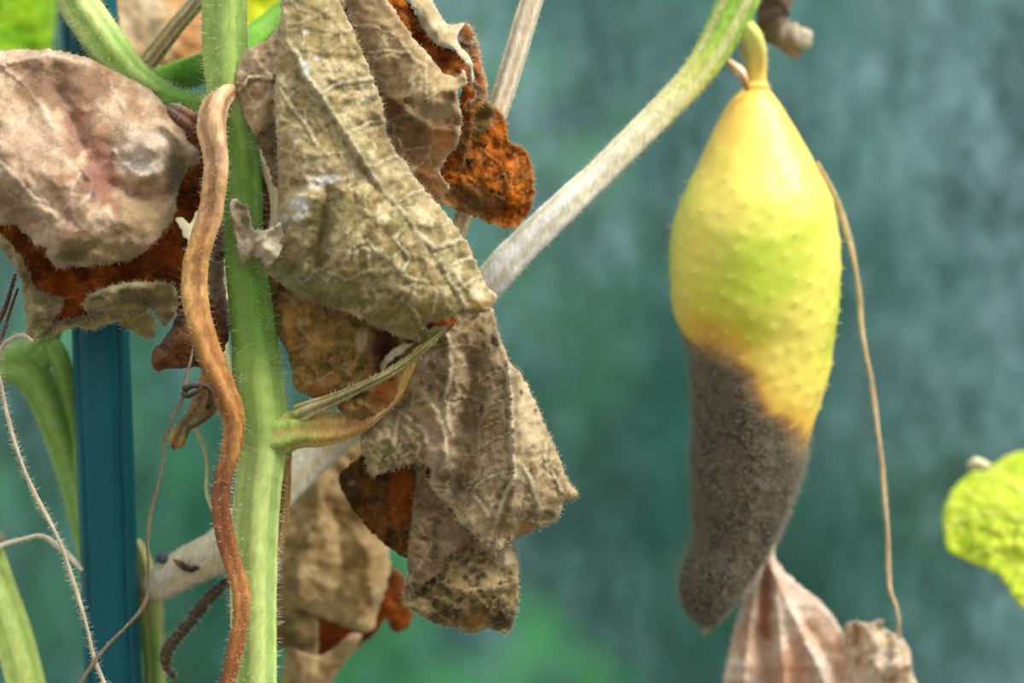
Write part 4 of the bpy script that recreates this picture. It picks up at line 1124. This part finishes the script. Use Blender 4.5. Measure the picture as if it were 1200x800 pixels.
# little dry bract where the fruit stalk starts
tube('dry_bract', vine, [(850, 70, 30, 3, (200, 176, 140)), (859, 77, 29, 5, (214, 186, 150)), (867, 84, 29, 6, (224, 206, 176)), (873, 94, 29, 4, (206, 160, 110)), (876, 106, 30, 2, (186, 130, 80))], M_DRY, seg=16, n=8, ribs=4, rib=0.2, lump=0.2)
# papery withered leaf hanging under and behind the fruit
PW = ((240, 222, 202), (222, 188, 160), (190, 146, 116), (246, 236, 222))
leafW = leaf('withered_leaf', vine, [
    (892, 640, 52), (902, 642, 50), (908, 655, 48), (918, 668, 46), (932, 682, 45), (948, 694, 45), (962, 706, 45), (976, 722, 46), (986, 738, 47), (994, 760, 48), (1000, 800, 48), (1010, 860, 50), (980, 920, 52), (900, 915, 50), (850, 880, 48), (844, 840, 46), (848, 800, 46), (854, 765, 46), (861, 735, 46), (868, 706, 46), (878, 676, 48)],
    [(900, 690, 44), (893, 740, 46), (920, 760, 40), (960, 780, 42), (870, 780, 42), (940, 720, 41)], PW,
    folds=[([(897, 660), (896, 700), (899, 760), (904, 860)], -5, 7), ([(902, 660), (912, 720), (918, 800), (920, 880)], 3.5, 8), ([(904, 665), (930, 720), (962, 790), (990, 850)], 4.5, 7), ([(892, 670), (880, 730), (872, 800)], 3.0, 7), ([(915, 690), (950, 740), (985, 800)], -3, 9)],
    spots=[(897, 710, 8, 50, (200, 120, 76), 0.7), (930, 780, 16, 40, (206, 150, 116), 0.7), (984, 770, 8, 26, (206, 150, 116), 0.6), (878, 720, 6, 30, (206, 150, 116), 0.5)],
    seed=70, step=3.6, hair=0, edgehair=160, hlen=5, cell=0, mould=0.0, specks=0.0, amp=(0.6, 0.5, 0.2), label='papery pink-beige withered leaf below the fruit tip')
leaf('leaf_fold', leafW, [(988, 742, 44), (992, 730, 43), (1004, 728, 42), (1018, 731, 42), (1030, 726, 42), (1036, 727, 42), (1036, 737, 42), (1048, 742, 42), (1060, 750, 42), (1066, 765, 42), (1070, 790, 42), (1082, 840, 44), (1070, 900, 46), (1020, 915, 46), (1000, 860, 46), (998, 800, 46), (994, 770, 46)],
     [(1020, 770, 37), (1045, 780, 38), (1010, 800, 42)], ((220, 200, 168), (190, 156, 122), (160, 122, 84), (240, 230, 214)), folds=[([(1004, 740), (1012, 790)], -3, 7), ([(1040, 745), (1036, 800)], -3, 7)], seed=71, step=3.4, hair=0, edgehair=120, cell=14, cellamp=0.7, mould=0.0, amp=(1.0, 1.4, 0.4))
tube('leaf_stalk', vine, [(868, 20, 40, 8, (206, 190, 150)), (884, 120, 66, 7, (206, 190, 150)), (892, 300, 70, 7, (206, 190, 150)), (900, 500, 66, 7, (206, 190, 150)), (902, 610, 56, 6, (216, 196, 160)), (900, 650, 50, 7, (220, 200, 170))], M_DRY, seg=16, n=10, ribs=4, rib=0.1)

# ------------------------------------------------------------------ the cucumber
def cucumber():
    dc = 36.0
    root = thing('cucumber', tuple(P(838, 728, dc)), 'rotting yellow cucumber with grey mouldy lower half hanging from the vine', 'cucumber')
    Lft = np.array([(874, 100), (868, 106), (858, 114), (850, 124), (832, 158), (815, 197), (801, 226), (792, 246), (786, 270), (784, 300), (784, 325), (786, 350), (790, 372), (798, 390), (806, 405), (810, 430), (812, 470), (811, 520), (808, 556), (808, 582), (812, 610), (814, 632), (807, 652), (799, 672), (796, 690), (798, 706), (806, 720), (820, 730), (832, 734)], float)
    Rgt = np.array([(897, 100), (902, 106), (909, 114), (917, 126), (936, 158), (954, 190), (970, 222), (979, 252), (984, 285), (985, 315), (983, 350), (979, 385), (975, 410), (970, 440), (961, 470), (952, 498), (945, 520), (940, 545), (932, 572), (920, 602), (906, 634), (893, 660), (880, 684), (866, 704), (852, 718), (842, 728), (834, 734)], float)
    ys = np.concatenate([np.linspace(100, 130, 14), np.linspace(133, 715, 190), np.linspace(718, 734, 12)])
    xl = np.interp(ys, Lft[:, 1], Lft[:, 0])
    xr = np.interp(ys, Rgt[:, 1], Rgt[:, 0])
    ker = np.ones(7) / 7
    sm = lambda a: np.concatenate([a[:3], np.convolve(a, ker, 'valid'), a[-3:]])
    xl, xr = sm(xl), sm(xr)
    cx = (xl + xr) / 2
    rx = (xr - xl) / 2
    seg = 150
    th = np.linspace(0, 2 * math.pi, seg, endpoint=False)   # 1.5*pi looks at the camera
    TH, Y = np.meshgrid(th, ys)
    CX = np.repeat(cx[:, None], seg, 1)
    RX = np.repeat(rx[:, None], seg, 1)
    px = CX + RX * np.cos(TH)
    a_n = TH * 60
    nz = fbm((np.cos(TH) * 60 + 200).ravel(), (np.sin(TH) * 60 + Y).ravel(), 40, 80).reshape(TH.shape)
    nz2 = fbm((np.cos(TH) * 60 + 200).ravel(), (np.sin(TH) * 60 + Y).ravel(), 14, 81).reshape(TH.shape)
    bound = 384 + (px - 792) * 0.84 + 14 * np.sin(px * 0.05) + nz * 20 + nz2 * 4
    back = np.sin(TH)  # +1 at the back
    mo = sstep(-20, 30, Y - bound)
    disp = 1.4 * nz + mo * (5 * nz + 4 * nz2 - 2.5) + (1 - mo) * 0.8 * np.cos(TH * 7) * sstep(120, 220, Y)
    rsn = np.random.RandomState(5)
    warts = []
    for _ in range(2600):
        t, yy = rsn.uniform(0, 2 * math.pi), rsn.uniform(205, 480)
        rr = np.interp(yy, ys, rx)
        x_ = np.interp(yy, ys, cx) + rr * math.cos(t)
        if yy > 366 + (x_ - 792) * 0.84:
            continue
        if all(((((t - q[0] + math.pi) % (2 * math.pi)) - math.pi) * rr) ** 2 + (yy - q[1]) ** 2 > 19 ** 2 for q in warts):
            warts.append((t, yy, rr))
    bump = np.zeros_like(TH)
    for t, yy, rr in warts:
        e = ((TH - t + math.pi) % (2 * math.pi) - math.pi) * rr
        q = e ** 2 + (Y - yy) ** 2
        bump = np.maximum(bump, np.exp(-q / 5.6 ** 2))
    disp = disp + bump * 1.15 * (1 - mo)
    R2 = np.maximum(RX + disp * np.clip(RX / 30, 0, 1), 0.3)
    k = S * (D + dc / 1000) / D
    V = np.stack([(CX + R2 * np.cos(TH) - 600) * k, dc / 1000 + R2 * np.sin(TH) * 0.93 * k, ZC + (400 - Y) * k], -1)
    # skin colours
    yel, lem, grn, org = lin((250, 210, 98)), lin((242, 226, 108)), lin((184, 206, 50)), lin((248, 180, 56))
    f = lambda a, b: sstep(a, b, (Y + nz * 60).ravel())
    C = mixc(np.tile(yel, (TH.size, 1)), lem, f(130, 230))
    g = np.exp(-(((Y + nz * 50).ravel() - 335) / 85) ** 2) * (0.62 + 0.38 * np.sin((TH * 3 + Y * 0.02).ravel()))
    C = mixc(C, grn, np.clip(g * 1.15, 0, 1) * 0.95)
    C = mixc(C, lin((170, 196, 44)), np.clip(sstep(0.05, 0.5, nz2.ravel()) * g, 0, 1) * 0.45)
    o1 = np.exp(-np.clip((bound - Y).ravel(), 0, 999) / 34)
    C = mixc(C, org, np.clip(o1, 0, 1) * 0.95)
    o2 = np.exp(-np.clip((bound - Y).ravel(), 0, 999) / 9)
    C = mixc(C, lin((196, 150, 92)), np.clip(o2, 0, 1) * 0.7)
    C = mixc(C, lin((250, 236, 150)), (bump.ravel() ** 2) * 0.25)
    C = mixc(C, lin((250, 200, 80)), f(126, 104) * 0.6)
    md = mixc(np.tile(lin((106, 96, 78)), (TH.size, 1)), lin((68, 62, 50)), sstep(-0.25, 0.35, (nz + nz2 * 0.8).ravel()))
    md = mixc(md, lin((134, 122, 98)), np.exp(-np.clip((Y - bound).ravel(), 0, 999) / 30) * 0.5)
    md = mixc(md, lin((70, 66, 44)), sstep(695, 725, Y.ravel()) * 0.6)
    C = mixc(C, md, mo.ravel())
    n = len(ys)
    fruit_faces, mould_faces = [], []
    for i in range(n - 1):
        for j in range(seg):
            q = (i * seg + j, i * seg + (j + 1) % seg, (i + 1) * seg + (j + 1) % seg, (i + 1) * seg + j)
            (mould_faces if mo[i, j] > 0.9 else fruit_faces).append(q[::-1])
    VV = V.reshape(-1, 3)

    def sub(name, faces, mat, cap=None, **kw):
        fa = np.array(faces)
        us, inv = np.unique(fa, return_inverse=True)
        fl = [tuple(x) for x in inv.reshape(fa.shape)]
        v = VV[us]
        c = C[us]
        if cap is not None:
            v = np.vstack([v, cap[0]])
            c = np.vstack([c, c[0]])
            idx = {u: i for i, u in enumerate(us)}
            fl += [(len(v) - 1, idx[cap[1] + j], idx[cap[1] + (j + 1) % seg]) for j in range(seg)]
        return mesh_obj(name, v, fl, mat, root, c, **kw)
    body = sub('fruit_body', fruit_faces, M_FRUIT, (V[0].mean(0), 0), label='yellow-green warty skin')
    rot = sub('mouldy_end', mould_faces, M_MOULD, (V[-1].mean(0), (n - 1) * seg), label='grey-brown furry mould')
    # spines on the warts
    ro, di = [], []
    for t, yy, rr in warts:
        x_ = np.interp(yy, ys, cx)
        nv = np.array((math.cos(t), math.sin(t), 0.05))
        ro.append(np.array(((x_ + (rr + 2.2) * math.cos(t) - 600) * k, dc / 1000 + (rr + 2.2) * math.sin(t) * 0.93 * k, ZC + (400 - yy) * k)))
        di.append(nv)
    hairs('spines', body, np.array(ro), np.array(di), RNG.uniform(3, 5.5, len(ro)) * S, 0.0002, M_SPINE, 0.1)
    # mould fuzz
    w_ = (mo * (R2 > 2)).ravel() * np.repeat(rx[:, None], seg, 1).ravel()
    ii = RNG.choice(TH.size, 15000, p=w_ / w_.sum())
    nr = np.stack([np.cos(TH), np.sin(TH), -0.15 * np.ones_like(TH)], -1).reshape(-1, 3)[ii]
    hairs('mould_fuzz', rot, VV[ii] + RNG.randn(len(ii), 3) * 0.0003, nr + 0.55 * RNG.randn(len(ii), 3), RNG.uniform(3, 12, len(ii)) * S, 0.00008, M_MOULDHAIR, 0.5)
    tube('fruit_stalk', root, [(862, 22, 30, 12, (156, 186, 80)), (878, 40, 31, 13, (196, 204, 110)), (886, 58, 33, 12, (216, 206, 110)), (887, 78, 35, 11.5, (232, 204, 96)), (886, 94, 36, 12.5, (238, 206, 92)), (886, 104, 36, 17, (246, 208, 88))],
         M_FRUIT, seg=28, n=8, ribs=5, rib=0.05, hair=160, hlen=8, hname='stalk_hairs', label='yellow-green stalk of the fruit')
    tube('blossom_scar', root, [(832, 728, dc, 6, (96, 84, 60)), (830, 736, dc - 2, 4, (120, 104, 76)), (824, 742, dc - 3, 2, (150, 130, 96))], M_MOULD, seg=12, n=6, lump=0.2, hair=60, hlen=8, hmat=M_MOULDHAIR, hname='mould_fuzz')


cucumber()

# ------------------------------------------------------------------ loose dry tendrils
def tendril(name, pts, rgb, label, hair=400, hlen=6, lump=0.15, group=None):
    a = pts[0]
    pts = [(p[0], p[1], p[2], p[3] * 0.74) + tuple(p[4:]) for p in pts]
    root = thing(name, tuple(P(*pts[-1][:3])), label, 'tendril', group)
    tube('strand', root, pts, M_DRY, rgb=rgb, seg=12, n=8, ribs=2, rib=0.18, twist=0.06, lump=lump, hair=hair, hlen=hlen, hname='fibres', hw=0.000045)
    return root


tendril('dry_tendril', [(958, 190, 30, 2), (968, 208, 33, 3), (978, 228, 35, 4), (986, 250, 36, 4), (994, 276, 36, 4), (1002, 310, 36, 3.6), (1007, 345, 36, 3.4), (1009, 375, 36, 3.2), (1014, 410, 36, 3.2), (1021, 445, 36, 3.2), (1027, 490, 36, 3.2), (1032, 530, 36, 3.2), (1036, 575, 36, 3.2), (1040, 620, 36, 3.2), (1041, 660, 36, 3.2), (1043, 690, 36, 3), (1050, 710, 36, 3), (1053, 728, 36, 3), (1053, 748, 38, 2.5)],
        (214, 186, 142), 'thin beige dry tendril hanging from the yellow cucumber to the papery leaf', 500, 6)
tendril('dry_tendril', [(38, 400, -8, 3), (26, 393, -8, 3.2), (12, 398, -7, 3.5), (2, 408, -6, 3.5), (-2, 430, -5, 3), (2, 455, -5, 3), (8, 485, -5, 3), (18, 520, -5, 3.2), (30, 555, -5, 3.2), (44, 585, -5, 3.2), (60, 614, -5, 3.2), (72, 640, -5, 3.2), (82, 670, -5, 3.2), (92, 700, -5, 3.2), (102, 735, -5, 3), (110, 770, -5, 3), (124, 805, -5, 3), (140, 850, -5, 2)],
        (196, 182, 154), 'pale hairy dry tendril dangling across the teal stake from the leaf tip', 1100, 9)
tendril('dry_tendril', [(229, 398, -13, 1.5), (224, 420, -14, 2), (219, 440, -14, 3), (216, 455, -14, 4.5), (214, 466, -13, 3.5), (206, 482, -12, 2.6), (198, 498, -12, 2.4), (193, 515, -11, 2.4), (190, 545, -10, 2.4), (184, 572, -9, 2.4), (177, 600, -8, 2.6), (173, 630, -7, 2.8), (174, 665, -6, 2.8), (173, 695, -6, 2.8), (164, 716, -6, 3), (146, 736, -6, 3), (124, 758, -6, 3), (106, 782, -6, 3), (92, 806, -6, 2.5), (80, 850, -6, 2)],
        (128, 112, 90), 'thin grey-brown knotted tendril curving across the foot of the teal stake', 160, 3)
tn = bpy.data.objects['dry_tendril.002']
tube('knot_loop', tn, [(216, 456, -15, 4, (70, 56, 48)), (226, 452, -16, 3, (72, 58, 48)), (240, 452, -16, 3, (66, 52, 42)), (248, 460, -16, 3.2, (60, 48, 40)), (246, 472, -16, 3.4, (62, 50, 42)), (242, 478, -15, 2.5, (60, 48, 40))], M_DRY, seg=12, n=8, lump=0.2)
tube('knot_loop', tn, [(215, 460, -15, 3.5, (72, 58, 50)), (220, 464, -16, 3, (70, 56, 46)), (228, 460, -17, 2.6, (72, 58, 48)), (236, 454, -17, 2.4, (72, 58, 48))], M_DRY, seg=12, n=8, lump=0.2)
tendril('dry_tendril', [(226, 496, 2, 2.5), (232, 508, 4, 3), (240, 526, 6, 3.2), (243, 550, 8, 3.2), (242, 572, 8, 3), (247, 592, 8, 3), (256, 610, 8, 2)], (196, 196, 146), 'short pale green curling tendril beside the twisted orange stalk', 60, 4)
tendril('dry_tendril', [(-20, 650, 14, 4), (4, 638, 14, 4.5), (26, 632, 14, 4.2), (48, 628, 14, 4.2), (66, 638, 14, 4.6), (82, 652, 14, 4.2), (96, 668, 13, 3)], (206, 200, 176), 'short whitish tendril arching to the left edge of the teal stake', 120, 5)
tendril('dry_tendril', [(-6, 386, 6, 3), (6, 360, 5, 4), (14, 336, 4, 3.6), (18, 322, 2, 2.5)], (86, 62, 46), 'thicker dark brown broken strand under the curled edge of the pinkish leaf', 80, 6)
tendril('dry_tendril', [(0, 404, 6, 2), (6, 384, 6, 2.6), (14, 358, 5, 2.8), (21, 338, 3, 2)], (104, 80, 60), 'thinner lighter brown broken strand under the curled edge of the pinkish leaf', 60, 6)

# ------------------------------------------------------------------ neighbouring plant at the left edge
nb = thing('cucumber_plant', ground(30, 4500, 28), 'fresh green hairy cucumber stem forking behind the left side of the stake', 'plant')
g4, g5 = (134, 176, 84), (202, 224, 130)
tube('main_stem', nb, [(-60, 400, 30, 22, g4), (-10, 424, 28, 24, g4), (26, 428, 27, 24, g4), (48, 460, 30, 19, g4), (64, 500, 34, 17, g4), (80, 545, 38, 17, g4), (96, 600, 39, 17, g4), (112, 680, 39, 17, g4), (120, 800, 39, 17, g4), (124, 1200, 39, 18, g4), (124, floor_py(39), 39, 18, g4)],
     M_STEM, seg=36, n=10, ribs=5, rib=0.07, ribcol=(168, 200, 120), hair=900, hlen=8, hrange=(0, 0.85))
tube('branch', nb, [(40, 424, 27, 18, g4), (58, 408, 27, 14, g4), (70, 420, 26, 12, g4), (78, 450, 30, 11, g4), (88, 500, 35, 11, g4), (96, 560, 36, 10, g4)], M_STEM, seg=28, n=8, ribs=5, rib=0.06, hair=300, hlen=7)
tube('branch', nb, [(30, 424, 27, 18, g4), (52, 396, 28, 18, g4), (60, 360, 29, 15, g4), (56, 320, 30, 14, g4)], M_STEM, seg=28, n=8, ribs=5, rib=0.06, hair=200, hlen=7)
tube('leaf_stalk', nb, [(-46, 590, 24, 20, g5), (-22, 640, 23, 22, g5), (-4, 690, 22, 22, g5), (14, 740, 22, 22, g5), (30, 800, 22, 22, g5), (44, 870, 23, 22, g5), (70, 1000, 34, 20, g5), (120, 1250, 39, 16, g4)],
     M_STEM, seg=36, n=10, ribs=5, rib=0.07, ribcol=(160, 196, 84), hair=500, hlen=8, label='bright yellow-green leaf stalk')
tube('dry_bract', nb, [(-14, 628, 20, 6, (150, 148, 128)), (0, 632, 19, 8, (130, 128, 108)), (6, 640, 19, 5, (120, 116, 96))], M_DRY, seg=14, n=6, lump=0.2, hair=40, hlen=5)


# ------------------------------------------------------------------ leaves further back
def far_leaf(name, outline, d, pal, mat, label, stalk, veins=(), seed=90, rgb=(150, 190, 80), inner=(), tilt=0.12, **kw):
    ym = np.mean([p[1] for p in outline])
    outline = [(p[0], p[1], d + (ym - p[1]) * tilt) for p in outline]
    root = thing(name, tuple(P(outline[0][0], outline[0][1], d)), label, 'leaf')
    leaf('leaf_blade', root, outline, inner, pal, mat=mat, d0=d, veins=veins, step=4, seed=seed, hair=0, edgehair=0, mould=0.0, specks=0.0, **kw)
    tube('leaf_stalk', root, [(x, y, dd, r, rgb) for x, y, dd, r in stalk], M_STEM, seg=16, n=8, ribs=4, rib=0.06)
    return root


YG = ((232, 242, 92), (216, 232, 70), (190, 212, 60), (238, 244, 140))
fl_ = far_leaf('cucumber_leaf', [(1104, 612), (1105, 594), (1112, 578), (1124, 564), (1138, 553), (1152, 551), (1166, 544), (1176, 536), (1190, 530), (1206, 527), (1250, 515), (1300, 530), (1340, 590), (1345, 660), (1310, 730), (1255, 755), (1220, 730), (1200, 712), (1188, 702), (1178, 686), (1172, 672), (1160, 671), (1146, 662), (1130, 656), (1114, 648), (1107, 640)],
                60, YG, M_GREENLEAF, 'blurred yellow-green living leaf in front of the dirty glass', [(1300, 640, 62, 7), (1360, 660, 64, 8), (1460, 700, 66, 9)],
                veins=[([(1300, 640), (1230, 610), (1160, 600), (1115, 610)], 2.6), ([(1230, 612), (1190, 570), (1170, 548)], 2.2), ([(1220, 640), (1180, 640), (1140, 650)], 2.2), ([(1300, 640), (1240, 690), (1215, 720)], 2.4)],
                seed=91, cell=22, cellamp=0.9, tilt=0.2, inner=[(1200, 600, 54), (1150, 600, 57), (1250, 680, 54)])
tube('dry_leaf_tip', fl_, [(1136, 546, 59, 4, (220, 214, 176)), (1144, 542, 58, 6, (224, 216, 176)), (1153, 544, 58, 6, (220, 212, 170)), (1160, 546, 59, 3, (210, 206, 150))], M_DRY, seg=12, n=6, lump=0.3)
far_leaf('cucumber_leaf', [(-80, -100), (40, -110), (70, -60), (66, -10), (64, 40), (60, 80), (20, 110), (-40, 120), (-90, 60)], 85, ((180, 216, 30), (140, 196, 24), (120, 180, 30), (190, 220, 80)), M_GREENLEAF,
         'bright lime green leaf blurred behind the top of the pinkish leaf', [(-60, 0, 86, 8), (-140, 20, 88, 8)], seed=92, cell=24)
far_leaf('cucumber_leaf', [(268, -60), (330, -70), (370, -40), (360, 10), (330, 40), (300, 52), (280, 44), (268, 10)], 80, ((236, 238, 40), (222, 228, 30), (190, 210, 30), (236, 240, 110)), M_GREENLEAF,
         'bright lemon yellow leaf blurred behind the top of the green stem', [(330, -40, 82, 6), (370, -110, 84, 6)], seed=93, cell=24)
far_leaf('withered_leaf', [(124, -60), (180, -80), (240, -60), (262, 0), (258, 60), (230, 84), (196, 86), (160, 92), (136, 78), (130, 40), (128, 0)], 62, ((232, 206, 162), (206, 160, 100), (180, 126, 70), (238, 220, 190)), M_LEAF,
         'pale tan and orange withered leaf blurred behind the grey dry stalk', [(190, -60, 64, 6), (200, -140, 66, 6)], seed=94, rgb=(200, 170, 120), inner=[(190, 20, 56)], cell=30,
         spots=[(230, 30, 26, 50, (196, 120, 52), 0.7), (170, 20, 30, 30, (236, 214, 176), 0.6)])
far_leaf('withered_leaf', [(196, 238), (216, 232), (244, 236), (268, 260), (270, 330), (262, 420), (240, 400), (236, 330), (216, 300), (204, 270)], 40, ((226, 222, 186), (206, 200, 156), (180, 170, 120), (232, 226, 196)), M_LEAF,
         'cream withered leaf glimpsed behind the twisted orange stalk', [(262, 400, 40, 4), (270, 460, 42, 4)], seed=95, rgb=(200, 190, 140), cell=0)
fz = thing('dry_tendril', tuple(P(130, 50, 30)), 'dark brown fuzzy dead tendril beside the light green leaf stalk', 'tendril')
tube('strand', fz, [(132, -40, 30, 8, (70, 56, 46)), (126, 0, 30, 9, (78, 64, 52)), (130, 20, 30, 9, (84, 66, 48)), (134, 40, 30, 6, (74, 60, 46)), (140, 62, 31, 5, (96, 90, 84)), (152, 68, 31, 5, (110, 106, 102))], M_DRY, seg=16, n=8, lump=0.35, hair=400, hlen=7, hmat=M_MOULDHAIR, hname='fibres')
